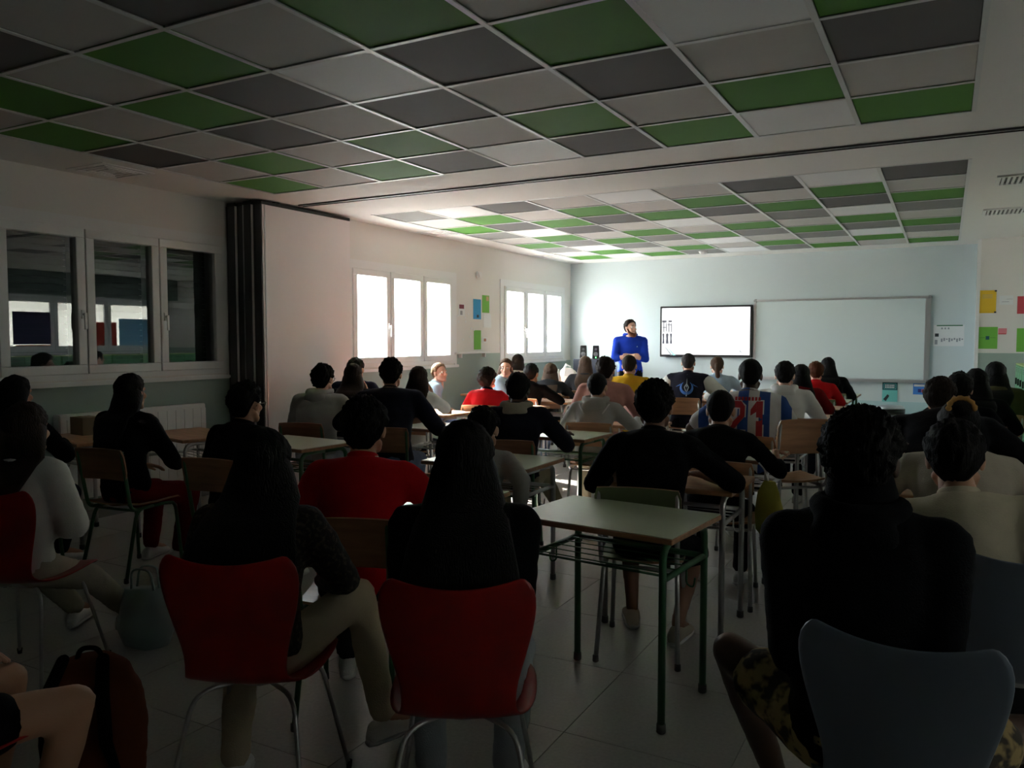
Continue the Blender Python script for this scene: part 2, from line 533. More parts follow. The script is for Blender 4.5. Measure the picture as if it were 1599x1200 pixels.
# ---------------------------------------------------------------- windows
def window(name, X, op, glass, handles):
    y0, y1, z0, z1 = op
    bm = nb()
    f = 0.055
    xo0, xo1 = X - 0.075, X + 0.012
    box(bm, xo0, xo1, y0, y1, z0, z0 + f); box(bm, xo0, xo1, y0, y1, z1 - f, z1)
    box(bm, xo0, xo1, y0, y0 + f, z0 + f, z1 - f); box(bm, xo0, xo1, y1 - f, y1, z0 + f, z1 - f)
    w = struct(name, bm, PVC)
    bm = nb()
    a = 0.05
    for d in ((y0 - a, y1 + a, z1, z1 + a), (y0 - a, y0, z0 - 0.02, z1), (y1, y1 + a, z0 - 0.02, z1)):
        box(bm, X, X + 0.012, *d)
    obj('casing', bm, PVC, w)
    bm = nb(); box(bm, X - 0.02, X + 0.045, y0 - 0.06, y1 + 0.06, z0 - 0.05, z0 - 0.015); bmesh.ops.bevel(bm, geom=list(bm.edges), offset=0.006, segments=2, affect='EDGES')
    obj('window_sill', bm, PVC, w)
    n = 3
    wd = (y1 - y0 - 2 * f) / n
    for k in range(1, n + 1):
        ym = y0 + f + wd * k
        bm = nb(); box(bm, X - 0.19, X - 0.055, ym - 0.05, min(ym + 0.02, y1 - 0.002), z0 + 0.002, z1 - 0.002); obj('mullion', bm, PVC, w)
    for k in range(n):
        a0, a1 = y0 + f + wd * k + 0.004, y0 + f + wd * (k + 1) - 0.004
        b0, b1 = z0 + f - 0.012, z1 - f + 0.012
        s = 0.072
        bm = nb()
        x0, x1 = X - 0.05, X + 0.028
        box(bm, x0, x1, a0, a1, b0, b0 + s); box(bm, x0, x1, a0, a1, b1 - s, b1)
        box(bm, x0, x1, a0, a0 + s, b0 + s, b1 - s); box(bm, x0, x1, a1 - s, a1, b0 + s, b1 - s)
        bmesh.ops.bevel(bm, geom=[e for e in bm.edges if all(v.co.x > x1 - 0.001 for v in e.verts)], offset=0.005, segments=1, affect='EDGES')
        so = obj('sash', bm, PVC, w)
        bm = nb()
        vs = [bm.verts.new((X - 0.015, y, z)) for y, z in ((a0 + s, b0 + s), (a1 - s, b0 + s), (a1 - s, b1 - s), (a0 + s, b1 - s))]
        bm.faces.new(vs)
        obj('pane', bm, glass, so)
        hy = {'r': a1 - s / 2, 'l': a0 + s / 2}.get(handles[k])
        if hy:
            bm = nb()
            zc = (z0 + z1) / 2 - 0.1
            box(bm, x1, x1 + 0.012, hy - 0.013, hy + 0.013, zc - 0.035, zc + 0.035)
            box(bm, x1 + 0.012, x1 + 0.045, hy - 0.009, hy + 0.009, zc - 0.009, zc + 0.009)
            box(bm, x1 + 0.033, x1 + 0.047, hy - 0.011, hy + 0.011, zc - 0.12, zc + 0.012)
            bmesh.ops.bevel(bm, geom=list(bm.edges), offset=0.003, segments=1, affect='EDGES')
            obj('handle', bm, PVC, so)
    return w
w1 = window('window_1', XN, NW, GLASSC, ['r', '', 'l'])
w2 = window('window_2', XF, FW1, GLASS, ['r', '', ''])
w3 = window('window_3', XF, FW2, GLASS, ['r', '', 'l'])
def frosted(name, col):
    m = bpy.data.materials.new(name); m.use_nodes = True
    nt = m.node_tree; nt.nodes.clear()
    o = nt.nodes.new('ShaderNodeOutputMaterial'); tl = nt.nodes.new('ShaderNodeBsdfTranslucent'); df = nt.nodes.new('ShaderNodeBsdfDiffuse'); mx = nt.nodes.new('ShaderNodeMixShader')
    tl.inputs[0].default_value = (*col, 1); df.inputs[0].default_value = (0.6, 0.58, 0.52, 1); mx.inputs[0].default_value = 0.5
    nt.links.new(df.outputs[0], mx.inputs[1]); nt.links.new(tl.outputs[0], mx.inputs[2]); nt.links.new(mx.outputs[0], o.inputs[0])
    return m
GLASST = frosted('frosted_cream_glass', (0.58, 0.55, 0.47))  # added far window: backlit cream panes brighten the mirrored right wall
GLASSU = frosted('frosted_white_glass', (0.32, 0.30, 0.26))  # added near window, unseen, lights the foreground from the right
for nm_, o_, gm_ in (('added_window_4', RW1, GLASSU), ('added_window_5', RW2, GLASST)):
    w_ = window(nm_, -XR, (-o_[1], -o_[0], o_[2], o_[3]), gm_, ['', '', ''])
    w_.rotation_euler = (0, 0, PI)
bm = nb(); box(bm, -60, XN - 0.5, -40, 60, -0.45, -0.3); struct('ground_outside_left', bm, mat('courtyard_paving', (0.32, 0.31, 0.29), 0.8, var=0.1, vscale=1))
bm = nb(); box(bm, XR + 0.5, 60, -40, 60, -0.45, -0.3); struct('ground_outside_right', bm, MATS['courtyard_paving'])
sh = thing('roller_shutter', 'closed dark grey-green roller shutter outside the near window', 'shutter', (XN - 0.16, 0, 0))
SHM = mat('shutter_slat', (0.035, 0.05, 0.045), 0.6)
for k in range(26):
    bm = nb(); z = NW[2] + k * 0.05
    box(bm, -0.006, 0.006, NW[0], NW[1], z, z + 0.046); obj('slat', bm, SHM, sh)
bm = nb(); box(bm, -0.14, -0.1, NW[0] - 0.1, NW[1] + 0.1, NW[2] - 0.1, NW[3] + 0.1); obj('outer_leaf', bm, DGREY, sh)

# ---------------------------------------------------------------- parked folding wall
fwp = thing('folding_partition_wall', 'white folding partition panels stacked against the left wall', 'partition', (0, 0, 0))
PW = mat('partition_laminate', (0.80, 0.76, 0.76), 0.42, var=0.02, vscale=3)
px = -5.96
for k in range(4):
    x0, x1 = px + 0.105 * k, px + 0.105 * k + 0.095
    y0 = 5.335 + 0.03 * (k % 2)
    bm = nb(); box(bm, x0, x1, y0 + 0.012, 6.6, 0.02, CEIL - 0.05)
    p = obj('panel', bm, PW, fwp)
    bm = nb(); box(bm, x0 + 0.008, x1 - 0.008, y0, y0 + 0.012, 0.02, CEIL - 0.05); obj('edge_profile', bm, DGREY, p)
    bm = nb(); box(bm, x0 - 0.004, x0 + 0.004, y0 - 0.004, y0 + 0.02, 0.02, CEIL - 0.05); obj('edge_strip', bm, STEEL if k == 2 else DGREY, p)
    bm = nb(); box(bm, x0, x1 + 0.004, y0, 6.6, CEIL - 0.05, CEIL - 0.02); obj('top_seal', bm, BLACK, p)
    bm = nb(); box(bm, x0 + 0.03, x1 - 0.03, y0 + 0.2, y0 + 0.26, CEIL - 0.02, CEIL - 0.001); obj('hanger', bm, BLACK, p)
    bm = nb(); box(bm, x0 + 0.01, x1 - 0.01, y0 + 0.02, 6.58, 0.001, 0.02); obj('bottom_seal', bm, BLACK, p)
bm = nb(); box(bm, px + 0.105 * 4 - 0.012, px + 0.105 * 4 - 0.004, 5.40, 5.412, 0.02, CEIL - 0.05); obj('edge_trim', bm, STEEL, fwp)

# ---------------------------------------------------------------- radiator under the near window
rd = thing('radiator', 'white flat panel radiator under the shuttered window', 'radiator', (XN + 0.03, 3.62, 0))
bm = nb(); box(bm, 0.0, 0.085, 0, 1.36, 0.2, 0.87); bmesh.ops.bevel(bm, geom=list(bm.edges), offset=0.008, segments=2, affect='EDGES'); obj('panel', bm, WHITEM, rd)
for k in range(15):
    bm = nb(); y = 0.06 + k * 0.089; box(bm, 0.085, 0.09, y, y + 0.05, 0.24, 0.83); obj('rib', bm, WHITEM, rd)
bm = nb(); tube(bm, bend([(0.04, -0.06, 0.0), (0.04, -0.06, 0.25), (0.04, 0.0, 0.25)], 0.03), 0.009); obj('feed_pipe', bm, WHITEM, rd, smooth=True)
bm = nb(); box(bm, -0.03, 0.0, 0.1, 0.2, 0.6, 0.7); box(bm, -0.03, 0.0, 1.1, 1.2, 0.6, 0.7); obj('wall_bracket', bm, WHITEM, rd)

# ---------------------------------------------------------------- screen, board and papers on the front wall
def px_rect(x0, y0, x1, y1, Y):
    a, b = at_y(x0, y0, Y), at_y(x1, y1, Y)
    return min(a.x, b.x), max(a.x, b.x), min(a.z, b.z), max(a.z, b.z)
tv = thing('wall_screen', 'large black-framed interactive screen showing a bright white slide', 'screen', (0, 0, 0))
x0, x1, z0, z1 = px_rect(1031, 479, 1173.5, 559, YF - 0.08)
bm = nb(); box(bm, x0, x1, YF - 0.08, YF - 0.02, z0, z1); bmesh.ops.bevel(bm, geom=list(bm.edges), offset=0.006, segments=2, affect='EDGES'); obj('housing', bm, BLACK, tv)
bm = nb(); box(bm, x0 + 0.3, x1 - 0.3, YF - 0.02, YF, z0 + 0.2, z1 - 0.2); obj('wall_mount', bm, BLACK, tv)
bm = nb(); box(bm, x0 + 0.032, x1 - 0.032, YF - 0.082, YF - 0.078, z0 + 0.04, z1 - 0.03)
SCR = mat('lit_screen', (0.02, 0.02, 0.02), 0.3, emit=((0.97, 0.99, 1.0), 0.6))
scr = obj('display', bm, SCR, tv)
SCD = mat('lit_screen_dark_print', (0.02, 0.02, 0.02), 0.3, emit=((0.015, 0.016, 0.022), 1.0))
SCG = mat('lit_screen_grey_print', (0.02, 0.02, 0.02), 0.3, emit=((0.10, 0.115, 0.12), 1.0))
SCT = mat('lit_screen_teal_print', (0.02, 0.02, 0.02), 0.3, emit=((0.13, 0.30, 0.28), 1.0))
def scr_poly(pts, m, name='slide_picture'):
    bm = nb()
    bm.faces.new([bm.verts.new((at_y(px_, py_, YF - 0.085).x, YF - 0.085, at_y(px_, py_, YF - 0.085).z)) for px_, py_ in pts][::-1])
    obj(name, bm, m, scr)
for (a, b, c, d) in ((1034, 500.5, 1041, 504), (1043.5, 500.5, 1049.5, 503.5), (1036, 504, 1037.6, 519), (1039.5, 505, 1041, 518), (1043.8, 504, 1045.2, 519), (1047.5, 505, 1049, 519), (1034, 511, 1041, 512.3), (1042, 507, 1049, 508.4)):
    scr_poly([(a, b), (c, b), (c, d), (a, d)], SCD)
for (a, b) in ((1034, 1037.5), (1039.6, 1044), (1046, 1049.4)):
    scr_poly([(a, 537), (b, 537), (b - 0.6, 529), (b, 522), ((a + b) / 2, 520.5), (a, 522), (a + 0.6, 529)], SCD)
scr_poly([(1037, 541), (1038.2, 540.6), (1050, 555), (1047, 555.3)], SCG)
scr_poly([(1043, 544.5), (1044.5, 544.3), (1055, 555), (1051, 555.2)], SCT)
for (a, b) in ((1113, 534), (1127.5, 537), (1119, 552), (1121, 548), (1111.5, 551)):
    scr_poly([(a, b), (a + 2.2, b), (a + 2, b + 1.2), (a + 0.3, b + 1)], SCG)
scr_poly([(1155, 547), (1156.5, 546.5), (1157, 549.5), (1160, 550), (1159.5, 551), (1155, 550.7)], SCG)

wb = thing('whiteboard', 'wide grey-white whiteboard in an aluminium frame on the front wall', 'whiteboard')
x0, x1, z0, z1 = px_rect(1180, 470.5, 1448, 595, YF - 0.03)
bm = nb(); box(bm, x0, x1, YF - 0.022, YF, z0, z1); obj('panel', bm, mat('whiteboard_enamel', (0.66, 0.75, 0.76), 0.25), wb)
ALU = mat('brushed_aluminium', (0.62, 0.63, 0.64), 0.35, metal=0.7)
for (a, b, c, d) in ((x0, x1, z1 - 0.012, z1 + 0.022), (x0, x1, z0 - 0.022, z0 + 0.012), (x0 - 0.022, x0 + 0.012, z0, z1), (x1 - 0.05, x1 + 0.022, z0, z1)):
    bm = nb(); box(bm, a, b, YF - 0.035, YF, c, d); bmesh.ops.bevel(bm, geom=list(bm.edges), offset=0.008, segments=2, affect='EDGES'); obj('frame_bar', bm, ALU, wb)
bm = nb(); box(bm, x0 + 0.05, x1 - 0.05, YF - 0.1, YF - 0.03, z0 - 0.03, z0 - 0.018); box(bm, x0 + 0.05, x1 - 0.05, YF - 0.104, YF - 0.1, z0 - 0.03, z0 - 0.008); obj('pen_tray', bm, ALU, wb)
for (a, c) in ((x0, z0), (x0, z1), (x1, z0), (x1, z1)):
    bm = nb(); box(bm, a - 0.03, a + 0.03, YF - 0.04, YF, c - 0.03, c + 0.03); bmesh.ops.bevel(bm, geom=list(bm.edges), offset=0.014, segments=3, affect='EDGES'); obj('corner_cap', bm, mat('grey_corner_cap', (0.35, 0.36, 0.37), 0.5), wb)

def paper(name, label, rect, Y, m, axis='y', th=0.0015, cat='poster', group=None):
    """thin sheet fixed on the wall plane y = Y (facing -Y)"""
    x0, x1, z0, z1 = px_rect(*rect, Y)
    t = thing(name, label, cat, ((x0 + x1) / 2, Y, z0), 0, group)
    w, h = (x1 - x0) / 2, z1 - z0
    bm = nb(); box(bm, -w, w, -th, 0, 0, h); obj('sheet', bm, m, t)
    return t, w, h
PGREEN = mat('paper_green', (0.16, 0.46, 0.06), 0.7)
PYEL = mat('paper_yellow', (0.78, 0.50, 0.03), 0.7)
PRED = mat('paper_red', (0.55, 0.07, 0.09), 0.7)
PPINK = mat('paper_pink', (0.75, 0.25, 0.28), 0.7)
PBLUE = mat('paper_blue', (0.03, 0.28, 0.55), 0.7)
PWHITE = mat('paper_white', (0.75, 0.77, 0.78), 0.7)
PTEALD = mat('paper_dark_teal', (0.01, 0.09, 0.11), 0.6)
PTEAL = mat('paper_teal', (0.16, 0.55, 0.52), 0.6)
INK = mat('ink_dark', (0.03, 0.035, 0.04), 0.7)
INKG = mat('ink_grey', (0.30, 0.32, 0.36), 0.7)
def strip(t, x0, x1, z0, z1, m, name='print', d=0.003):
    bm = nb(); box(bm, x0, x1, -d, -0.001, z0, z1); return obj(name, bm, m, t)
# papers on the wall block
t, w, h = paper('yellow_notice', 'yellow paper notice with black corner tacks on the cream wall', (1527, 454, 1555, 489), YBLK - 0.001, PYEL)
for sx in (-1, 1):
    for zz in (0.01, h - 0.01):
        strip(t, sx * (w - 0.008) - 0.012, sx * (w - 0.008) + 0.012, zz - 0.01, zz + 0.01, BLACK, 'tack', 0.008)
for k in range(4):
    strip(t, -w * 0.5, w * 0.6, h * (0.8 - k * 0.05), h * (0.81 - k * 0.05), INKG, 'text_line')
t, w, h = paper('green_notice', 'green paper notice with a small teal drop mark on the cream wall', (1527, 511, 1557, 545), YBLK - 0.001, PGREEN)
strip(t, -0.02, 0.02, h * 0.42, h * 0.58, PTEALD, 'drop_mark')
strip(t, -w * 0.8, -0.03, h * 0.5, h * 0.51, INK, 'text_line'); strip(t, 0.03, w * 0.8, h * 0.5, h * 0.51, INK, 'text_line')
t, w, h = paper('pink_note', 'small pink paper note right of the green notice', (1559, 513, 1572, 521), YBLK - 0.001, PPINK)
strip(t, -w, w * 0.9, -0.012, 0.0, PRED, 'folded_edge')
t, w, h = paper('red_notice', 'red paper notice at the top right of the cream wall', (1589, 463, 1616, 490), YBLK - 0.001, PRED)
t, w, h = paper('green_sheet', 'plain green sheet below the red notice on the cream wall', (1588, 513, 1616, 550), YBLK - 0.001, PGREEN)
t, w, h = paper('white_sketch_sheet', 'white sheet with a faint pencil sketch beside the yellow notice', (1561, 462, 1582, 476), YBLK - 0.001, PWHITE)
strip(t, -0.05, 0.03, h * 0.3, h * 0.34, INKG, 'pencil_line'); strip(t, 0.0, 0.07, h * 0.6, h * 0.63, INKG, 'pencil_line')
# front wall papers
t, w, h = paper('timetable_sheet', 'white timetable sheet with a green top edge right of the whiteboard', (1458, 508, 1505, 541), YF - 0.001, PWHITE)
strip(t, -w * 0.8, w * 0.9, h * 0.95, h * 1.0, mat('ink_green', (0.03, 0.16, 0.07), 0.7), 'green_bar')
for k in range(3):
    strip(t, -w * 0.5 + k * 0.04, -w * 0.5 + k * 0.04 + 0.02, h * 0.8, h * 0.88, INKG, 'print')
strip(t, -w * 0.9, -w * 0.65, h * 0.45, h * 0.6, INK, 'print')
for k in range(9):
    strip(t, -w * 0.5 + k * 0.031, -w * 0.5 + k * 0.031 + 0.02, h * (0.2 + 0.05 * (k % 3)), h * (0.36 + 0.03 * (k % 2)), INKG, 'print')
strip(t, -w * 0.9, -w * 0.72, h * 0.08, h * 0.3, INKG, 'print')
t, w, h = paper('bin_poster', 'dark and light teal poster above the steel bin', (1378, 597, 1401, 628), YF - 0.006, PTEAL)
strip(t, -w, w, h * 0.6, h, PTEALD, 'title_panel')
for (a, b, c, d) in ((-0.8, 0.8, 0.915, 0.93), (-0.8, 0.8, 0.66, 0.675), (-0.8, -0.75, 0.66, 0.93), (0.75, 0.8, 0.66, 0.93)):
    strip(t, w * a, w * b, h * c, h * d, PTEAL, 'title_frame', 0.004)
for r_ in range(2):
    for k in range(6):
        strip(t, -w * 0.62 + k * w * 0.21, -w * 0.62 + k * w * 0.21 + w * 0.14, h * (0.71 + 0.1 * r_), h * (0.78 + 0.1 * r_), PWHITE, 'title_mark', 0.004)
bm = nb()
bm.faces.new([bm.verts.new(p) for p in ((-w * 0.85, -0.003, h * 0.12), (-w * 0.5, -0.003, h * 0.02), (-w * 0.05, -0.003, h * 0.3), (-w * 0.3, -0.003, h * 0.38))])
obj('camera_picture', bm, INK, t)
t, w, h = paper('blue_poster', 'blue and white poster with a red mark under the whiteboard corner', (1426, 599, 1451, 617), YF - 0.001, mat('paper_royal_blue', (0.05, 0.22, 0.65), 0.7))
strip(t, -w * 0.9, w * 0.45, h * 0.72, h * 0.92, PWHITE, 'white_panel'); strip(t, -w * 0.4, w * 0.0, h * 0.2, h * 0.5, mat('ink_navy', (0.03, 0.03, 0.2), 0.7), 'print'); strip(t, w * 0.05, w * 0.4, h * 0.2, h * 0.5, PRED, 'print')

# papers between the two sunlit windows (left wall, facing +X)
def lpaper(name, label, rect, m, cat='poster', group=None, X=XF + 0.005):
    a, b = _ray(rect[0], rect[1], 0, X), _ray(rect[2], rect[3], 0, X)
    y0, y1, z0, z1 = min(a.y, b.y), max(a.y, b.y), min(a.z, b.z), max(a.z, b.z)
    t = thing(name, label, cat, (X, (y0 + y1) / 2, z0), 0, group)
    w = (y1 - y0) / 2
    bm = nb(); box(bm, -0.001, 0.001, -w, w, 0, z1 - z0); obj('sheet', bm, m, t)
    return t, w, z1 - z0
t, w, h = lpaper('blue_poster', 'bright blue poster between the sunlit windows', (739, 467, 751, 499), PBLUE)
bm = nb(); box(bm, 0.001, 0.002, -w * 0.1, w * 0.4, h * 0.08, h * 0.22); obj('print', bm, INK, t)
t, w, h = lpaper('green_poster', 'upper green poster beside the blue one, between the sunlit windows', (753, 461, 764, 489), PGREEN)
bm = nb(); box(bm, 0.001, 0.002, w * 0.1, w * 0.8, h * 0.68, h * 0.94); obj('print', bm, mat('paper_tan', (0.55, 0.35, 0.2), 0.7), t)
lpaper('green_poster', 'lower green poster under the blue one, between the sunlit windows', (740, 516, 751, 546), PGREEN)
lpaper('white_sheet', 'white sheet under the upper green poster', (755, 490, 767, 512), PWHITE)
t, w, h = lpaper('drawing_sheet', 'small white sheet with a maroon block beside the first sunlit window', (716, 475, 726, 494), PWHITE)
bm = nb(); box(bm, 0.001, 0.002, -w * 0.8, w * 0.7, h * 0.62, h * 0.97); obj('print', bm, mat('ink_maroon', (0.2, 0.03, 0.05), 0.7), t)
bm = nb(); box(bm, 0.001, 0.002, -w * 0.5, w * 0.2, h * 0.1, h * 0.45); obj('print', bm, INKG, t)
t, w, h = lpaper('photo_print', 'small pale photo print right of the lower green poster', (753, 527, 761, 535), PWHITE)
bm = nb(); box(bm, 0.001, 0.002, -w * 0.4, w * 0.5, h * 0.2, h * 0.75); obj('print', bm, mat('ink_brown', (0.35, 0.15, 0.1), 0.7), t)
k = 0
for (a, b) in ((714, 492), (725, 495), (715, 501), (726, 501), (730, 489), (735, 512), (739, 514), (733, 525), (722, 529), (715, 534)):
    lpaper('paper_butterfly', 'tiny white paper cut-out fluttering on the wall beside the first sunlit window', (a, b, a + 2.2, b + 3), PWHITE, 'cut-out', 'white paper cut-outs')
t = thing('wall_shelf', 'thin white wall ledge below the posters between the sunlit windows', 'shelf', (XF + 0.004, 0, 0))
a, b = _ray(709, 551, 0, XF), _ray(759, 553, 0, XF)
bm = nb(); box(bm, 0, 0.07, a.y, b.y, 1.255, 1.275); obj('board', bm, WHITEM, t)
bm = nb(); box(bm, 0, 0.05, a.y + 0.1, a.y + 0.12, 1.20, 1.255); box(bm, 0, 0.05, b.y - 0.12, b.y - 0.1, 1.20, 1.255); obj('bracket', bm, WHITEM, t)
t = thing('wall_sounder', 'small white box alarm high between the sunlit windows', 'alarm', (XF, _ray(746, 432, 0, XF).y, _ray(746, 436, 0, XF).z))
bm = nb(); box(bm, 0, 0.04, -0.06, 0.06, 0, 0.1); bmesh.ops.bevel(bm, geom=list(bm.edges), offset=0.012, segments=2, affect='EDGES'); obj('body', bm, PVC, t)
bm = nb(); box(bm, 0.04, 0.045, -0.03, 0.03, 0.02, 0.06); obj('front_plate', bm, WHITEM, t)

# papers on the right wall (seen mirrored in the near window)
def rpaper(name, label, y0, y1, z0, z1, m):
    t = thing(name, label, 'poster', (XR - 0.001, (y0 + y1) / 2, z0))
    w = (y1 - y0) / 2
    bm = nb(); box(bm, -0.003, 0, -w, w, 0, z1 - z0); obj('sheet', bm, m, t)
rpaper('purple_panel', 'dark purple board on the right wall mirrored in the shuttered window', 8.6, 9.35, 1.35, 1.97, mat('paper_purple', (0.035, 0.03, 0.10), 0.7))
rpaper('orange_strip', 'orange paper strip under the purple board', 8.65, 9.33, 1.27, 1.34, mat('paper_orange', (0.75, 0.2, 0.04), 0.7))
rpaper('red_board', 'red board on the right wall mirrored in the shuttered window', 10.25, 10.72, 1.22, 1.80, mat('paper_vermilion', (0.6, 0.06, 0.03), 0.7))
rpaper('light_blue_board', 'light blue board right of the red board, mirrored in the shuttered window', 10.78, 11.55, 1.28, 1.88, mat('paper_sky_blue', (0.25, 0.55, 0.8), 0.7))

# ---------------------------------------------------------------- green lockers on the right
LG = mat('locker_green', (0.05, 0.33, 0.07), 0.45)
LGD = mat('locker_door_green', (0.09, 0.30, 0.13), 0.4)
LTOP = mat('locker_top_lime', (0.45, 0.55, 0.18), 0.4)
LX, LY1, LH = 0.70, 10.6, 1.18
for u in range(4):
    y1_ = LY1 - 0.9 * u
    y0_ = y1_ - 0.89
    t = thing('locker_cabinet', 'green metal locker cabinet, %s from the cream wall in the row on the right' % ORD[u], 'locker', (LX, y0_, 0), 0, 'green lockers')
    bm = nb(); box(bm, 0.012, 0.46, 0, 0.89, 0.06, LH - 0.015); obj('body', bm, LG, t)
    bm = nb(); box(bm, 0.0, 0.46, 0, 0.89, LH - 0.015, LH); obj('top', bm, LTOP, t)
    bm = nb(); box(bm, 0.03, 0.44, 0.02, 0.87, 0, 0.06); obj('plinth', bm, BLACK, t)
    for c in range(3):
        for r_ in range(3):
            yy, zz = 0.012 + c * 0.29, 0.075 + r_ * 0.365
            bm = nb(); box(bm, -0.004, 0.012, yy, yy + 0.28, zz, zz + 0.355); bmesh.ops.bevel(bm, geom=list(bm.edges), offset=0.003, segments=1, affect='EDGES')
            d = obj('door', bm, LGD, t)
            bm = nb(); box(bm, -0.02, -0.004, yy + 0.02, yy + 0.05, zz + 0.15, zz + 0.22); obj('handle', bm, BLACK, d)
            for q in range(3):
                bm = nb(); box(bm, -0.006, -0.003, yy + 0.08, yy + 0.2, zz + 0.29 + q * 0.018, zz + 0.296 + q * 0.018); obj('vent_slot', bm, BLACK, d)

# ================================================================ FURNITURE
def copy_tree(src, loc, rz, label, group=None):
    r = src.copy(); COL.objects.link(r); r.location = loc; r.rotation_euler = (0, 0, rz); r['label'] = label
    if group:
        r['group'] = group
    for ch in list(src.children):
        c = ch.copy(); COL.objects.link(c); c.parent = r
        for g_ in list(ch.children):
            d = g_.copy(); COL.objects.link(d); d.parent = c
    return r
DW, DD, DZ = 0.70, 0.50, 0.74
def build_desk(kind, top, edge, tubem):
    t = thing('school_desk', '', 'desk')
    w, d = DW / 2, DD / 2
    bm = nb(); box(bm, -w + 0.004, w - 0.004, -d + 0.004, d - 0.004, DZ - 0.004, DZ); tp = obj('tabletop', bm, top, t)
    bm = nb(); box(bm, -w, w, -d, d, DZ - 0.024, DZ - 0.003); bmesh.ops.bevel(bm, geom=list(bm.edges), offset=0.003, segments=1, affect='EDGES'); obj('edge_board', bm, edge, tp)
    rt = 0.0145
    for sx in (-1, 1):
        x = sx * (w - 0.055)
        zt = DZ - 0.04
        for sy in (-1, 1):
            lg = tubeo('leg', bend([(x, sy * (d - 0.045), 0.01), (x, sy * (d - 0.045), zt), (x, 0, zt)], 0.07, 6), rt, tubem, t, 10)
            bm = nb(); loft(bm, [(V((x, sy * (d - 0.045), z)), V((r, 0, 0)), V((0, r, 0))) for z, r in ((0, 0.014), (0.004, 0.0185), (0.035, 0.0175))], 10); obj('foot_cap', bm, CAPM, lg, smooth=True)
        tubeo('side_rail', [(x, -d + 0.045, zt - 0.13), (x, d - 0.045, zt - 0.13)], 0.012, tubem, t)
        hk = tubeo('bag_hook', bend([(x + sx * 0.0, 0.02, zt - 0.14), (x + sx * 0.0, 0.02, zt - 0.2), (x + sx * 0.03, 0.02, zt - 0.21), (x + sx * 0.035, 0.02, zt - 0.17)], 0.015, 3), 0.004, tubem, t, 6)
    tubeo('cross_rail', [(-w + 0.055, d - 0.045, zt - 0.13), (w - 0.055, d - 0.045, zt - 0.13)], 0.012, tubem, t)
    rk = tubeo('book_rack', [(-w + 0.055, -d + 0.1, zt - 0.13), (w - 0.055, -d + 0.1, zt - 0.13)], 0.005, tubem, t, 6)
    for k in range(5):
        yy = -d + 0.12 + k * 0.07
        tubeo('rack_wire', [(-w + 0.055, yy, zt - 0.125), (w - 0.055, yy, zt - 0.125)], 0.0028, tubem, rk, 5)
    return t
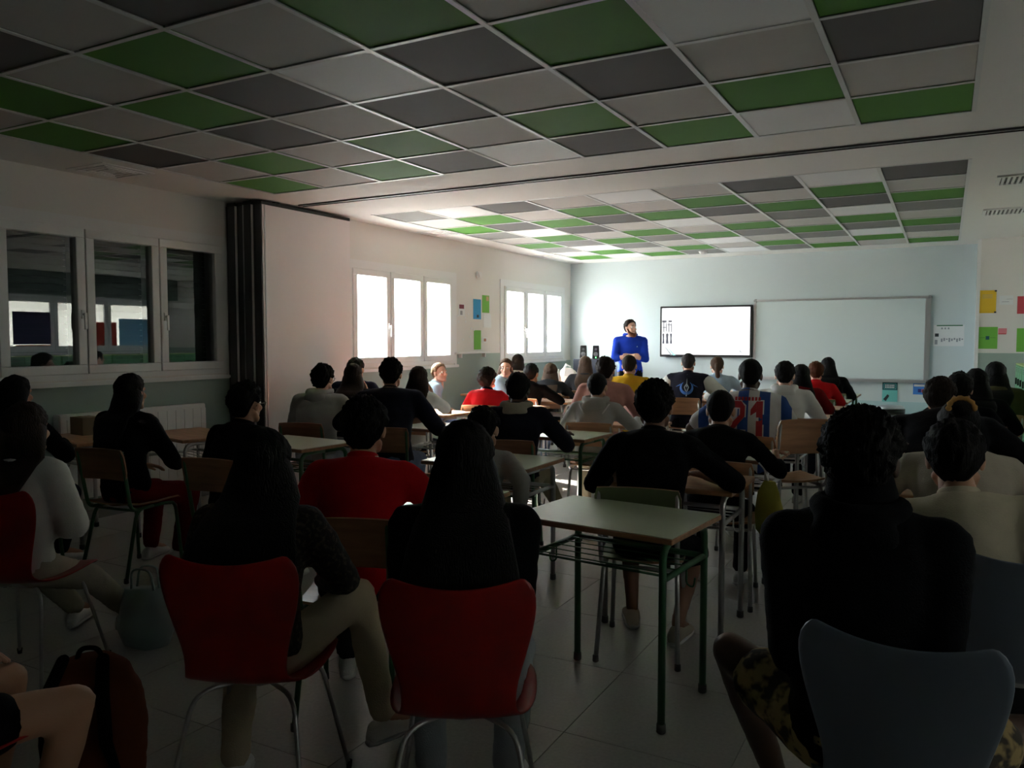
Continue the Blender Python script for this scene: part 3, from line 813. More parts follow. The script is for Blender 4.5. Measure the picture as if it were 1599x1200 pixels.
def build_chair(kind, ply, edge, tubem):
    """wooden school chair; front is +Y, seat centre at the origin"""
    t = thing('school_chair', '', 'chair')
    rt = 0.011
    def plate(name, pts, wfun, th, n=10):
        bm = nb()
        top, bot = [], []
        for i, p in enumerate(pts):
            p = V(p)
            q = V(pts[min(i + 1, len(pts) - 1)]) - V(pts[max(i - 1, 0)])
            nrm = V((0, -q.z, q.y)).normalized()
            wv = wfun(i / (len(pts) - 1))
            ra, rb = [], []
            for k in range(n + 1):
                u = -1 + 2 * k / n
                off = nrm * (u * u) * (0.014)
                ra.append(bm.verts.new(p + V((u * wv, 0, 0)) + off + nrm * th / 2))
                rb.append(bm.verts.new(p + V((u * wv, 0, 0)) + off - nrm * th / 2))
            top.append(ra); bot.append(rb)
        N = len(pts)
        for i in range(N - 1):
            for k in range(n):
                bm.faces.new((top[i][k], top[i][k + 1], top[i + 1][k + 1], top[i + 1][k]))
                bm.faces.new((bot[i][k], bot[i + 1][k], bot[i + 1][k + 1], bot[i][k + 1]))
            bm.faces.new((top[i][0], top[i + 1][0], bot[i + 1][0], bot[i][0])).material_index = 1
            bm.faces.new((top[i][n], bot[i][n], bot[i + 1][n], top[i + 1][n])).material_index = 1
        for k in range(n):
            bm.faces.new((top[0][k], bot[0][k], bot[0][k + 1], top[0][k + 1])).material_index = 1
            bm.faces.new((top[-1][k], top[-1][k + 1], bot[-1][k + 1], bot[-1][k])).material_index = 1
        bmesh.ops.recalc_face_normals(bm, faces=bm.faces)
        o = obj(name, bm, ply, t, mats=[ply, edge])
        for p_ in o.data.polygons:
            p_.use_smooth = True
        try:
            o.data.set_sharp_from_angle(angle=R(50))
        except Exception:
            pass
        return o
    sz = 0.44
    plate('seat', [(0, -0.19, sz + 0.012), (0, -0.12, sz - 0.002), (0, 0.0, sz - 0.004), (0, 0.1, sz), (0, 0.16, sz), (0, 0.195, sz - 0.008), (0, 0.212, sz - 0.026)],
          lambda s: 0.185 + 0.01 * math.sin(PI * s) - (0.012 if s < 0.05 or s > 0.97 else 0), 0.01)
    plate('backrest', [(0, -0.212, 0.61), (0, -0.22, 0.66), (0, -0.228, 0.71), (0, -0.238, 0.76), (0, -0.25, 0.80)],
          lambda s: 0.19 - (0.012 if s < 0.05 or s > 0.97 else 0), 0.01)
    for sx in (-1, 1):
        x = sx * 0.165
        fl = tubeo('leg', bend([(x * 1.1, 0.20, 0.005), (x, 0.165, sz - 0.02), (x, -0.02, sz - 0.018)], 0.06), rt, tubem, t)
        rl = tubeo('leg', bend([(x * 1.1, -0.25, 0.005), (x, -0.14, sz - 0.018), (x, -0.02, sz - 0.018)], 0.06), rt, tubem, t)
        for l_, yy in ((fl, 0.20), (rl, -0.25)):
            bm = nb(); loft(bm, [(V((x * 1.1, yy, z)), V((r, 0, 0)), V((0, r, 0))) for z, r in ((0, 0.011), (0.003, 0.0145), (0.03, 0.0135))], 8); obj('foot_cap', bm, CAPM, l_, smooth=True)
        tubeo('back_post', bend([(x * 1.02, -0.02, sz - 0.018), (x * 1.02, -0.19, sz - 0.018), (sx * 0.172, -0.222, 0.60), (sx * 0.172, -0.252, 0.785)], 0.05), rt, tubem, t)
    tubeo('cross_rail', [(-0.165, -0.13, sz - 0.03), (0.165, -0.13, sz - 0.03)], 0.009, tubem, t)
    tubeo('cross_rail', [(-0.165, 0.13, sz - 0.03), (0.165, 0.13, sz - 0.03)], 0.009, tubem, t)
    return t
def build_shell(name, col, m):
    """moulded one-piece chair with a waisted back; front is +Y"""
    t = thing('shell_chair', '', 'chair')
    prof = [(0.235, 0.415), (0.215, 0.437), (0.15, 0.446), (0.05, 0.44), (-0.05, 0.434), (-0.12, 0.437), (-0.17, 0.452), (-0.20, 0.485), (-0.213, 0.535), (-0.222, 0.59), (-0.230, 0.65), (-0.238, 0.71), (-0.247, 0.765), (-0.256, 0.815), (-0.264, 0.85)]
    wid = [0.15, 0.185, 0.208, 0.212, 0.205, 0.185, 0.162, 0.150, 0.152, 0.165, 0.182, 0.197, 0.205, 0.202, 0.172]
    n = 16
    bm = nb()
    rows = []
    for i, ((y, z), wv) in enumerate(zip(prof, wid)):
        a, b = prof[max(i - 1, 0)], prof[min(i + 1, len(prof) - 1)]
        q = V((0, b[0] - a[0], b[1] - a[1]))
        nrm = V((0, q.z, -q.y)).normalized()          # towards the sitter
        s = i / (len(prof) - 1)
        row = []
        for k in range(n + 1):
            u = -1 + 2 * k / n
            cup = 0.028 if s > 0.5 else 0.012
            p = V((u * wv, y, z)) + nrm * (cup * u * u)
            if i >= len(prof) - 3:                      # saddle along the top edge
                p.z -= 0.022 * (1 - u * u) * (i - len(prof) + 4) / 3
            row.append(bm.verts.new(p))
        rows.append(row)
    for a, b in zip(rows, rows[1:]):
        for k in range(n):
            bm.faces.new((a[k], a[k + 1], b[k + 1], b[k]))
    bmesh.ops.recalc_face_normals(bm, faces=bm.faces)
    bmesh.ops.solidify(bm, geom=list(bm.faces), thickness=0.009)
    o = obj('seat_shell', bm, m, t, smooth=True)
    sb = o.modifiers.new('sub', 'SUBSURF'); sb.levels = 1; sb.render_levels = 1
    for sx in (-1, 1):
        for sy in (-1, 1):
            lg = tubeo('leg', bend([(sx * 0.215, sy * 0.22 - (0.02 if sy < 0 else 0), 0.006), (sx * 0.15, sy * 0.13, 0.405), (sx * 0.03, sy * 0.03, 0.412)], 0.06), 0.0075, STEEL, t)
            bm = nb(); loft(bm, [(V((sx * 0.215, sy * 0.22 - (0.02 if sy < 0 else 0), z)), V((r, 0, 0)), V((0, r, 0))) for z, r in ((0, 0.009), (0.025, 0.0115))], 8); obj('foot_cap', bm, RUBBER, lg)
    bm = nb(); loft(bm, [(V((0, 0, z)), V((r, 0, 0)), V((0, r, 0))) for z, r in ((0.40, 0.06), (0.43, 0.075))], 16); obj('hub', bm, STEEL, t)
    return t
PROTO = {
    'dg': build_desk('g', GTOP, WOODEDGE, GTUBE), 'dw': build_desk('w', WOOD, WOODEDGE, STEEL), 'dx': build_desk('x', GTOP, WOODEDGE, STEEL),
    'cw': build_chair('w', WOOD, WOODEDGE, STEEL), 'cg': build_chair('g', GCHAIR, WOODEDGE, STEEL), 'cd': build_chair('d', WOODDARK, WOODEDGE, GTUBE),
    'sr': build_shell('red', 'red', mat('red_plastic', (0.30, 0.006, 0.003), 0.34)),
    'sb': build_shell('grey', 'blue', mat('slate_blue_plastic', (0.16, 0.20, 0.26), 0.42)),
}
USED = set()
def place(kind, x, y, rz, label, group=None):
    src = PROTO[kind]
    if kind not in USED:
        USED.add(kind)
        src.location = (x, y, 0); src.rotation_euler = (0, 0, rz); src['label'] = label
        if group:
            src['group'] = group
        return src
    return copy_tree(src, (x, y, 0), rz, label, group)
DTXT = {'dg': 'pale green-topped desk', 'dw': 'beech-topped desk', 'dx': 'pale steel-framed desk'}
CTXT = {'cw': 'beech school chair', 'cg': 'olive green school chair', 'cd': 'dark brown school chair', 'sr': 'red one-piece shell chair', 'sb': 'slate grey shell chair', 'so': 'rust-red shell chair'}

# ================================================================ PEOPLE
# head template: centre of the skull at the origin, looking along +Y
def head_template():
    bm = nb()
    ell(bm, (0, -0.014, 0.028), (0.074, 0.092, 0.086), n=24, m=16)
    ell(bm, (0, 0.022, -0.036), (0.058, 0.064, 0.072), n=20, m=14)
    ell(bm, (0, 0.060, -0.094), (0.026, 0.022, 0.018))
    for s in (-1, 1):
        limb(bm, [(s * 0.054, 0.0, -0.055), (s * 0.045, 0.03, -0.08), (s * 0.02, 0.058, -0.096)], [0.018, 0.018, 0.016])
        ell(bm, (s * 0.038, 0.056, -0.022), (0.024, 0.022, 0.022))
        ell(bm, (s * 0.077, -0.008, -0.008), (0.009, 0.019, 0.031), rot=Euler((R(-12), 0, s * R(-18))).to_matrix())
        ell(bm, (s * 0.012, 0.092, -0.032), (0.009, 0.011, 0.008))
    limb(bm, [(-0.036, 0.068, 0.024), (0, 0.078, 0.020), (0.036, 0.068, 0.024)], [0.011, 0.012, 0.011])
    limb(bm, [(0, 0.080, 0.014), (0, 0.092, -0.008), (0, 0.100, -0.027)], [0.0085, 0.0095, 0.012])
    limb(bm, [(-0.019, 0.080, -0.060), (0, 0.088, -0.058), (0.019, 0.080, -0.060)], [0.006, 0.008, 0.006])
    limb(bm, [(-0.016, 0.080, -0.071), (0, 0.086, -0.072), (0.016, 0.080, -0.071)], [0.006, 0.008, 0.006])
    limb(bm, [(0, -0.02, -0.05), (0, -0.028, -0.11), (0, -0.036, -0.17)], [0.05, 0.050, 0.054], n=16)
    return remesh(bm, 0.0062, 3)
HEADME = head_template()
HEADLO = None
def head_lo():
    bm = nb(); bm.from_mesh(HEADME)
    me = bpy.data.meshes.new('h'); bm.to_mesh(me); bm.free()
    o = bpy.data.objects.new('h', me); COL.objects.link(o)
    md = o.modifiers.new('d', 'DECIMATE'); md.ratio = 0.35
    dg = bpy.context.evaluated_depsgraph_get(); dg.update()
    out = bpy.data.meshes.new_from_object(o.evaluated_get(dg))
    bpy.data.objects.remove(o)
    return out
HEADLO = head_lo()

HL = [(0, 40), (35, 34), (58, 18), (74, -6), (84, -16), (94, 2), (106, -8), (122, -44), (145, -54), (180, -54)]
def hairline(th):
    a = abs((th + 180) % 360 - 180)
    for (a0, v0), (a1, v1) in zip(HL, HL[1:]):
        if a <= a1:
            return v0 + (v1 - v0) * (a - a0) / (a1 - a0)
    return HL[-1][1]
def hair_cap(bm, M, thick=0.012, rough=0.003, freq=40, drop=0.0, front=0.0, seed=0.0, nt=56, nr=20):
    c = V((0, -0.014, 0.028))
    rr = V((0.077, 0.095, 0.089))
    top = bm.verts.new(M @ (c + V((0, 0, rr.z + thick))))
    prev = None
    for j in range(1, nr + 1):
        s = j / nr
        row = []
        for k in range(nt):
            th = 360 * k / nt
            af = abs((th + 180) % 360 - 180)
            lo = hairline(th) - drop * (af / 180) - front * max(0, 1 - af / 60) + 5 * noise.noise(V((th * 0.12, seed, 0)))
            el = 90 - (90 - lo) * s
            d = V((math.sin(R(th)) * math.cos(R(el)), math.cos(R(th)) * math.cos(R(el)), math.sin(R(el))))
            ew = max(0.0, min(1.0, (-20 - el) / 35.0)) * max(0.0, min(1.0, (af - 95) / 40))   # nape hugs the neck
            p = V((d.x * rr.x, d.y * rr.y, d.z * rr.z))
            q = V((d.x * 0.088, d.y * 0.075 - 0.012, d.z * 0.135))
            p = p.lerp(q, ew * 0.7)
            u_ = V((d.x, d.y, d.z)) * freq * 0.09
            hh = thick * (1 - 0.3 * s) + rough * (1.6 * noise.noise(u_ + V((seed, 0, 0))) + 1.1 * noise.noise(u_ * 2.3 + V((0, seed, 0))))
            if s > 0.86:
                hh = min(hh, thick * 0.75 * (1 - s) / 0.14) if s < 1 else -0.008
            row.append(bm.verts.new(M @ (c + p + d * hh)))
        for k in range(nt):
            if prev is None:
                bm.faces.new((top, row[k], row[(k + 1) % nt]))
            else:
                bm.faces.new((prev[k], row[k], row[(k + 1) % nt], prev[(k + 1) % nt]))
        prev = row

def ik(a, b, l1, l2, pole):
    """middle joint of a two-bone chain from a to b, and b pulled into reach"""
    d = b - a
    L = d.length
    if L > (l1 + l2) * 0.985:
        d = d * ((l1 + l2) * 0.985 / L)
        b = a + d
        L = d.length
    if L < abs(l1 - l2) + 0.02:
        L = abs(l1 - l2) + 0.02
        d = d.normalized() * L; b = a + d
    t = d.normalized()
    x = (l1 * l1 - l2 * l2 + L * L) / (2 * L)
    h = math.sqrt(max(1e-6, l1 * l1 - x * x))
    pv = pole - t * pole.dot(t)
    return a + t * x + pv.normalized() * h, b

def hand_shapes(W, d, nrm, s, side, curl=0.5):
    """returns palm chain and finger chains; d = pointing direction, nrm = back-of-hand normal"""
    d = d.normalized()
    nrm = (nrm - d * nrm.dot(d)).normalized()
    lat = d.cross(nrm) * side                     # towards the thumb side
    K = W + d * 0.085 * s
    fingers = []
    for i, (off, ln) in enumerate(((0.028, 0.074), (0.009, 0.082), (-0.010, 0.076), (-0.028, 0.060))):
        p0 = K + lat * off * s - d * 0.012 * s
        a = curl * 0.5
        pts = [p0]
        ang = 0.15 * curl
        for seg in (0.45, 0.32, 0.25):
            dv = d * math.cos(ang) - nrm * math.sin(ang)
            pts.append(pts[-1] + dv * ln * seg * s)
            ang += a
        fingers.append((pts, [0.0092 * s, 0.0086 * s, 0.0078 * s, 0.0066 * s]))
    tb = W + d * 0.028 * s + lat * 0.026 * s
    td = (d * 0.72 + lat * 0.62 - nrm * 0.25).normalized()
    pts = [tb, tb + td * 0.032 * s, tb + td * 0.032 * s + (d * 0.9 + lat * 0.25 - nrm * 0.2).normalized() * 0.03 * s]
    pts.append(pts[-1] + (d - nrm * 0.3).normalized() * 0.022 * s)
    fingers.append((pts, [0.0125 * s, 0.0105 * s, 0.009 * s, 0.0072 * s]))
    palm = (W, K, lat, nrm)
    return palm, fingers

class Person:
    pass
WRIST = {   # wrist target (x for the right hand, forward, height), pole, hand direction, back of hand
    'desk': ((0.13, 0.34, 0.785), (0.9, -0.5, -0.5), (-0.45, 0.9, -0.05), (0, 0, 1)),
    'wide': ((0.22, 0.30, 0.785), (1.0, -0.3, -0.5), (-0.7, 0.7, -0.05), (0, 0, 1)),
    'fold': ((-0.03, 0.30, 0.795), (1.0, 0.1, -0.3), (-0.95, 0.25, -0.05), (0, 0.2, 1)),
    'lap': ((0.07, 0.20, 0.64), (0.8, -0.6, -0.5), (-0.5, 0.8, -0.2), (0.2, 0, 1)),
    'knee': ((0.12, 0.30, 0.63), (0.9, -0.5, -0.4), (-0.2, 0.95, -0.25), (0.1, 0, 1)),
    'tight': ((0.07, 0.20, 0.64), (0.25, -1.0, -0.3), (-0.5, 0.8, -0.2), (0.2, 0, 1)),
    'side': ((0.24, 0.06, 0.56), (0.6, -0.9, 0), (0, 0.4, -1), (1, 0, 0)),
    'chin': ((0.05, 0.20, 0.93), (0.7, 0.3, -0.9), (-0.1, -0.25, 1), (0.2, 1, 0.2)),
    'cheek': ((0.11, 0.17, 0.96), (0.8, 0.4, -0.9), (-0.2, -0.3, 1), (1, 0.6, 0)),
    'far': ((0.30, 0.36, 0.785), (0.8, -0.5, -0.9), (0.2, 0.95, -0.05), (0, 0, 1)),
}
PERSONS = {}
def person(key, px, py, Y, label, yaw=0, lean=8, hunch=12, roll=0, headyaw=0, headpitch=0, headroll=0,
           arms=('desk', 'desk'), legs='desk', hair=('short', 'black'), skin='tan', top=('black', 'sweater'), trousers='navy',
           shoes='white', sleeve='long', hood=None, shorts=False, fat=1.0, face=False, glasses=False, hs=0.95, zoff=0.0, X=None,
           stand=False, group=None, vox=0.019, skirt=False, cat='person', dX=0.0, desk=None, chair=None, shx=1.0, neckup=0.0):
    """build a person so that the top of the head meets the sight line through (px, py) at distance Y"""
    tgt = _ray(px, py, 1, Y)
    htop = tgt.z
    S = 0.95
    seat = 0.445
    for it in range(6):
        J = joints(S, seat, lean, hunch, headpitch, hs, stand)
        zt = J['head'].z + 0.122 * hs
        S *= 1 + (htop - zt) / max(0.3, (zt - seat if not stand else zt))
        S = max(0.72, min(1.16, S))
    J = joints(S, seat, lean, hunch, headpitch, hs, stand)
    root = thing('person', label, cat, (0, 0, 0), 0, group)
    # side bend (roll) of the torso about the hips
    Rb = Matrix.Rotation(R(roll), 3, 'Y')
    for k in ('waist', 'chest', 'shoulder', 'neck', 'head'):
        J[k] = J['pelvis'] + Rb @ (J[k] - J['pelvis'])
    rz = R(yaw)
    hw = Matrix.Rotation(rz, 3, 'Z') @ J['head']
    root.location = (tgt.x - hw.x, Y - hw.y, 0)
    root.rotation_euler = (0, 0, rz)
    fx = fat
    sp = [J['pelvis'] - V((0, 0, 0.075 * S)), J['pelvis'], J['waist'], J['chest'], J['shoulder'], J['neck']]
    def torso(bm, g=0.0, neck=True, low=True, n=22):
        rings = []
        dims = [(0.135, 0.095), (0.160, 0.115), (0.138, 0.098), (0.158, 0.112), (0.172 * shx, 0.096), (0.070, 0.062)]
        pts = sp
        P = []
        for i in range(len(pts)):
            P.append((pts[i], dims[i]))
        # subdivide smoothly
        Q = []
        for i in range(len(P) - 1):
            for s_ in (0, 0.5):
                c = P[i][0].lerp(P[i + 1][0], s_)
                w_ = P[i][1][0] * (1 - s_) + P[i + 1][1][0] * s_
                d_ = P[i][1][1] * (1 - s_) + P[i + 1][1][1] * s_
                Q.append((c, w_, d_))
        Q.append((P[-1][0], *P[-1][1]))
        for i, (c, w_, d_) in enumerate(Q):
            t_ = (Q[min(i + 1, len(Q) - 1)][0] - Q[max(i - 1, 0)][0]).normalized()
            u = Rb @ V((1, 0, 0)); u = (u - t_ * u.dot(t_)).normalized()
            v = t_.cross(u)
            gg = g if i < len(Q) - 1 else g * 0.5
            rings.append((c, u * (w_ * S * fx + gg), v * (d_ * S * fx + gg)))
        loft(bm, rings, n)
    A = {}
    for si, (side, an) in enumerate((('L', arms[0]), ('R', arms[1]))):
        sg = -1 if side == 'L' else 1
        shp = J['shoulder'] + Rb @ V((sg * 0.172 * S * fx * shx, 0, -0.016))
        if isinstance(an, str):
            w_, pole, hd, hn = WRIST[an]
        else:
            w_, pole, hd, hn = an
        wt = V((sg * w_[0], w_[1], w_[2] if an not in ('chin', 'cheek') else J['head'].z - 0.145))
        if an in ('chin', 'cheek'):
            wt.y = J['head'].y + (0.085 if an == 'chin' else 0.06); wt.x += J['head'].x
        if an in ('desk', 'wide', 'fold', 'far'):
            wt.y = max(wt.y, J['chest'].y + 0.26)
        pole = V((sg * pole[0], pole[1], pole[2]))
        el, wr_ = ik(shp, wt, 0.275 * S, 0.245 * S, pole)
        hdv = V((sg * hd[0], hd[1], hd[2])); hnv = V((sg * hn[0], hn[1], hn[2]))
        A[side] = (sg, shp, el, wr_, hdv, hnv)
    L = {}
    for side in ('L', 'R'):
        sg = -1 if side == 'L' else 1
        hip = J['pelvis'] + V((sg * 0.085 * S, 0.0, -0.03))
        lg = legs if isinstance(legs, str) else legs[0 if side == 'L' else 1]
        if stand:
            an = V((sg * 0.11, 0.0, 0.085)); kn = V((sg * 0.10, 0.03, hip.z * 0.53)); toe = an + V((sg * 0.03, 0.15, -0.05))
        elif isinstance(lg, str):
            an = {'desk': V((sg * 0.12, 0.30, 0.085)), 'out': V((sg * 0.14, 0.62, 0.09)), 'back': V((sg * 0.12, 0.12, 0.085)), 'open': V((sg * 0.26, 0.34, 0.085))}[lg]
            pole = V((sg * (0.9 if lg == 'open' else 0.15), 0.6, 1))
            kn, an = ik(hip, an, 0.41 * min(S, 1.05), 0.40 * min(S, 1.02), pole)
            toe = an + V((sg * 0.03, 0.145, -0.05))
        else:
            kn, an, toe = [V(q) for q in lg]
        L[side] = (sg, hip, kn, an, toe)
    SK = SKIN[skin]
    # ---- body
    bm = nb()
    torso(bm, -0.004)
    limb(bm, [J['shoulder'].lerp(J['neck'], 0.4), J['neck'], J['neck'].lerp(J['head'], 0.55)], [0.06 * hs, 0.054 * hs, 0.05 * hs])
    for (sg, shp, el, wr_, hdv, hnv) in A.values():
        limb(bm, [shp, shp.lerp(el, 0.5), el], [0.048 * S, 0.044 * S, 0.038 * S])
        limb(bm, [el, el.lerp(wr_, 0.35), wr_], [0.037 * S, 0.038 * S, 0.026 * S])
        palm, fs = hand_shapes(wr_, hdv, hnv, S * 0.96, sg)
        W, K, lat, nr_ = palm
        for o_ in (-0.022, 0.0, 0.022):
            limb(bm, [W + lat * o_ * 0.7 * S, K + lat * o_ * S], [0.019 * S, 0.017 * S], n=10)
    for (sg, hip, kn, an, toe) in L.values():
        limb(bm, [hip, hip.lerp(kn, 0.5), kn], [0.082 * S * fx, 0.07 * S * fx, 0.052 * S])
        limb(bm, [kn, kn.lerp(an, 0.3), an], [0.05 * S, 0.052 * S, 0.033 * S])
        limb(bm, [an, an.lerp(toe, 0.5), toe], [0.032 * S, 0.03, 0.024])
    me = remesh(bm, vox, 3)
    # head and fingers join the same mesh
    bm = nb(); bm.from_mesh(me); bpy.data.meshes.remove(me)
    HM = Matrix.Translation(J['head']) @ (Matrix.Rotation(R(roll * 0.4), 4, 'Y') @ Matrix.Rotation(R(headyaw), 4, 'Z') @ Matrix.Rotation(R(headroll), 4, 'Y') @ Matrix.Rotation(R(-headpitch), 4, 'X')) @ Matrix.Scale(hs, 4)
    tmp = (HEADME if face else HEADLO).copy(); tmp.transform(HM); bm.from_mesh(tmp); bpy.data.meshes.remove(tmp)
    for (sg, shp, el, wr_, hdv, hnv) in A.values():
        palm, fs = hand_shapes(wr_, hdv, hnv, S * 0.96, sg)
        for pts, rad in fs:
            limb(bm, pts, rad, n=8)
    obj('body', bm, SK, root, smooth=True)
    # ---- trousers
    bm = nb()
    tm = cloth(*trousers) if isinstance(trousers, tuple) else CL[trousers]
    rings = []
    for i, (c, w_, d_) in enumerate(((sp[0], 0.145, 0.105), (sp[1], 0.170, 0.125), (sp[1].lerp(sp[2], 0.55), 0.148, 0.108))):
        rings.append((c, V((w_ * S * fx + 0.006, 0, 0)), V((0, d_ * S * fx + 0.006, 0))))
    loft(bm, rings, 20)
    for (sg, hip, kn, an, toe) in L.values():
        limb(bm, [hip, hip.lerp(kn, 0.5)] + ([] if shorts else [kn]), [0.095 * S * fx, 0.083 * S * fx] + ([] if shorts else [0.07 * S]), n=14)
        if shorts:
            limb(bm, [hip.lerp(kn, 0.45), kn.lerp(hip, float(shorts))], [0.086 * S, 0.084 * S], n=14)
        else:
            limb(bm, [kn, kn.lerp(an, 0.4), an + (kn - an).normalized() * 0.02], [0.068 * S, 0.066 * S, 0.056 * S], n=14)
    if shorts:
        pass
    meobj('shorts' if shorts else 'trousers', remesh(bm, vox, 3, 0.0045, 11, px), tm, root)
    # ---- shoes
    for (sg, hip, kn, an, toe) in L.values():
        bm = nb()
        f = toe - an; f.z = 0; f.normalize()
        up = V((0, 0, 1))
        lt = f.cross(up)
        gz = an.z - 0.085
        rings = []
        for (a, w_, hgt) in ((-0.075, 0.022, 0.05), (-0.06, 0.033, 0.075), (-0.01, 0.038, 0.088), (0.04, 0.040, 0.075), (0.10, 0.046, 0.055), (0.15, 0.045, 0.045), (0.185, 0.030, 0.034), (0.195, 0.014, 0.022)):
            c = an + f * a * S; c.z = gz + hgt / 2
            rings.append((c, lt * w_ * S, up * hgt / 2))
        loft(bm, rings, 14)
        so = obj('shoe', bm, CL[shoes], root, smooth=True)
        bm = nb()
        rings = []
        for (a, w_) in ((-0.08, 0.02), (-0.06, 0.036), (0.0, 0.041), (0.09, 0.049), (0.15, 0.047), (0.19, 0.028), (0.2, 0.014)):
            c = an + f * a * S; c.z = gz + 0.0105
            rings.append((c, lt * w_ * S, up * 0.0105))
        loft(bm, rings, 12)
        obj('sole', bm, CL['sole'], so, smooth=True)
    # ---- top
    bm = nb()
    torso(bm, 0.016)
    for (sg, shp, el, wr_, hdv, hnv) in A.values():
        r0 = 0.012
        limb(bm, [J['shoulder'].lerp(shp, 0.4), shp], [0.075 * S, 0.066 * S])
        if sleeve == 'long':
            limb(bm, [shp, shp.lerp(el, 0.5), el], [0.066 * S + 0.006, 0.062 * S + r0 * 0.5, 0.055 * S + r0 * 0.4], n=14)
            limb(bm, [el, el.lerp(wr_, 0.5), wr_ - (wr_ - el).normalized() * 0.01], [0.054 * S + r0 * 0.4, 0.050 * S + 0.004, 0.040 * S], n=14)
        elif sleeve == 'mid':
            limb(bm, [shp, shp.lerp(el, 0.5), el], [0.062 * S, 0.06 * S, 0.054 * S], n=14)
            limb(bm, [el, el.lerp(wr_, 0.3)], [0.052 * S, 0.048 * S], n=14)
        elif sleeve == 'puff':
            limb(bm, [shp, shp.lerp(el, 0.5), el], [0.066 * S, 0.074 * S, 0.078 * S], n=14)
            limb(bm, [el, el.lerp(wr_, 0.5), wr_.lerp(el, 0.08)], [0.078 * S, 0.074 * S, 0.04 * S], n=14)
        else:
            limb(bm, [shp, shp.lerp(el, 0.4), shp.lerp(el, 0.72)], [0.06 * S, 0.06 * S, 0.064 * S], n=14)
    if neckup:
        nk = J['neck']; limb(bm, [J['shoulder'].lerp(nk, 0.5), nk + (J['head'] - nk).normalized() * neckup], [0.10 * fx, 0.082], n=18)
    tmat = CL[top[0]] if isinstance(top[0], str) else top[0]
    topo = meobj(top[1], remesh(bm, vox, 3, 0.006, 8.5, px * 1.7), tmat, root)
    # collar
    bm = nb()
    nk = J['neck']; ax = (J['head'] - J['neck']).normalized()
    u, v = ortho(ax)
    loft(bm, [(nk + ax * a, u * r_, v * r_) for a, r_ in ((-0.03, 0.075), (-0.005, 0.066), (0.012, 0.061), (0.016, 0.057), (0.0, 0.052))], 20, caps=False)
    obj('collar', bm, tmat if len(top) < 3 else CL[top[2]], topo, smooth=True)
    # ---- hood lying on the back
    if hood:
        bm = nb()
        b0 = J['neck']
        bk = Rb @ V((0, -1, 0))
        ring = []
        n_ = 22
        for k in range(n_ + 1):
            a = -150 + 300 * k / n_
            r_ = 0.085 + 0.012 * math.cos(R(a))
            p = b0 + V((math.sin(R(a)) * r_ * 1.06, -math.cos(R(a)) * r_ - 0.012, 0.028 - 0.05 * (0.5 + 0.5 * math.cos(R(a))) * 0.5))
            ring.append(p)
        limb(bm, ring, [0.016 + 0.016 * math.sin(PI * k / n_) for k in range(n_ + 1)], n=10)
        ell(bm, b0 + bk * 0.10 + V((0, 0, -0.055)), (0.105, 0.05, 0.085), rot=Euler((R(18), 0, 0)).to_matrix(), n=20)
        ell(bm, b0 + bk * 0.12 + V((0, 0, -0.125)), (0.06, 0.03, 0.06), n=16)
        meobj('hood', remesh(bm, 0.011, 4, 0.004, 16, px), CL[hood], topo)
    # ---- hair
    hm = HAIR[hair[1]]
    bm = nb()
    st = hair[0]
    if st == 'short':
        hair_cap(bm, HM, 0.018, 0.006, 70, seed=px)
    elif st == 'crop':
        hair_cap(bm, HM, 0.009, 0.0015, 80, seed=px)
    elif st == 'mop':
        hair_cap(bm, HM, 0.024, 0.009, 85, front=20, drop=8, seed=px)
    elif st == 'curly':
        hair_cap(bm, HM, 0.026, 0.008, 190, drop=4, front=6, seed=px, nt=80, nr=30)
    elif st in ('long', 'pony', 'bun', 'bob'):
        hair_cap(bm, HM, 0.015, 0.003, 50, drop=10 if st in ('long', 'bob') else 0, seed=px)
    hc = HM @ V((0, 0, 0))
    hy = Matrix.Rotation(R(headyaw * 0.8), 3, 'Z')
    if st in ('long', 'bob'):
        ln = hair[2] if len(hair) > 2 else 0.36
        wf = hair[3] if len(hair) > 3 else 1.0
        ends = []
        bk = max(0.0, hc.y - J['chest'].y)
        N = 12
        rings = []
        for i in range(N + 1):
            s = i / N
            z = 0.075 - s * (ln + 0.075)
            w_ = 0.084 + 0.052 * min(1, max(0, s - 0.1) * 1.7) - 0.05 * max(0, s - 0.72) / 0.28
            w_ *= 1 + (wf - 1) * min(1, s * 2.2)
            if s < 0.12:
                w_ *= 0.75 + 2.1 * s
            d_ = 0.086 - 0.046 * min(1, max(0, s - 0.3) / 0.35)
            yy = -0.024 - 0.06 * min(1, max(0, s - 0.2) / 0.5)
            drop_ = hc.z + z
            # follow the back once below the neck
            if drop_ < J['neck'].z:
                q = min(1, (J['neck'].z - drop_) / 0.12)
                chain = [J['neck'], J['shoulder'], J['chest'], J['waist'], J['pelvis']]
                deps = [0.075, 0.105, 0.122, 0.112, 0.125]
                yb = chain[-1].y - 0.125 * S
                for (c0, e0), (c1, e1) in zip(zip(chain, deps), zip(chain[1:], deps[1:])):
                    if c0.z >= drop_ >= c1.z:
                        f_ = (c0.z - drop_) / max(1e-4, c0.z - c1.z)
                        yb = (c0.y - e0 * S * fx) * (1 - f_) + (c1.y - e1 * S * fx) * f_
                yb -= hc.y + 0.014
                yy = min(yy, yb) if q > 0.3 else yy * (1 - q / 0.3) + min(yy, yb) * q / 0.3
            rings.append((V((hc.x, hc.y, hc.z)) + hy @ V((0, yy, z)), hy @ V((w_ * hs, 0, 0)), hy @ V((0, d_ * hs, 0))))
        loft(bm, rings, 26)
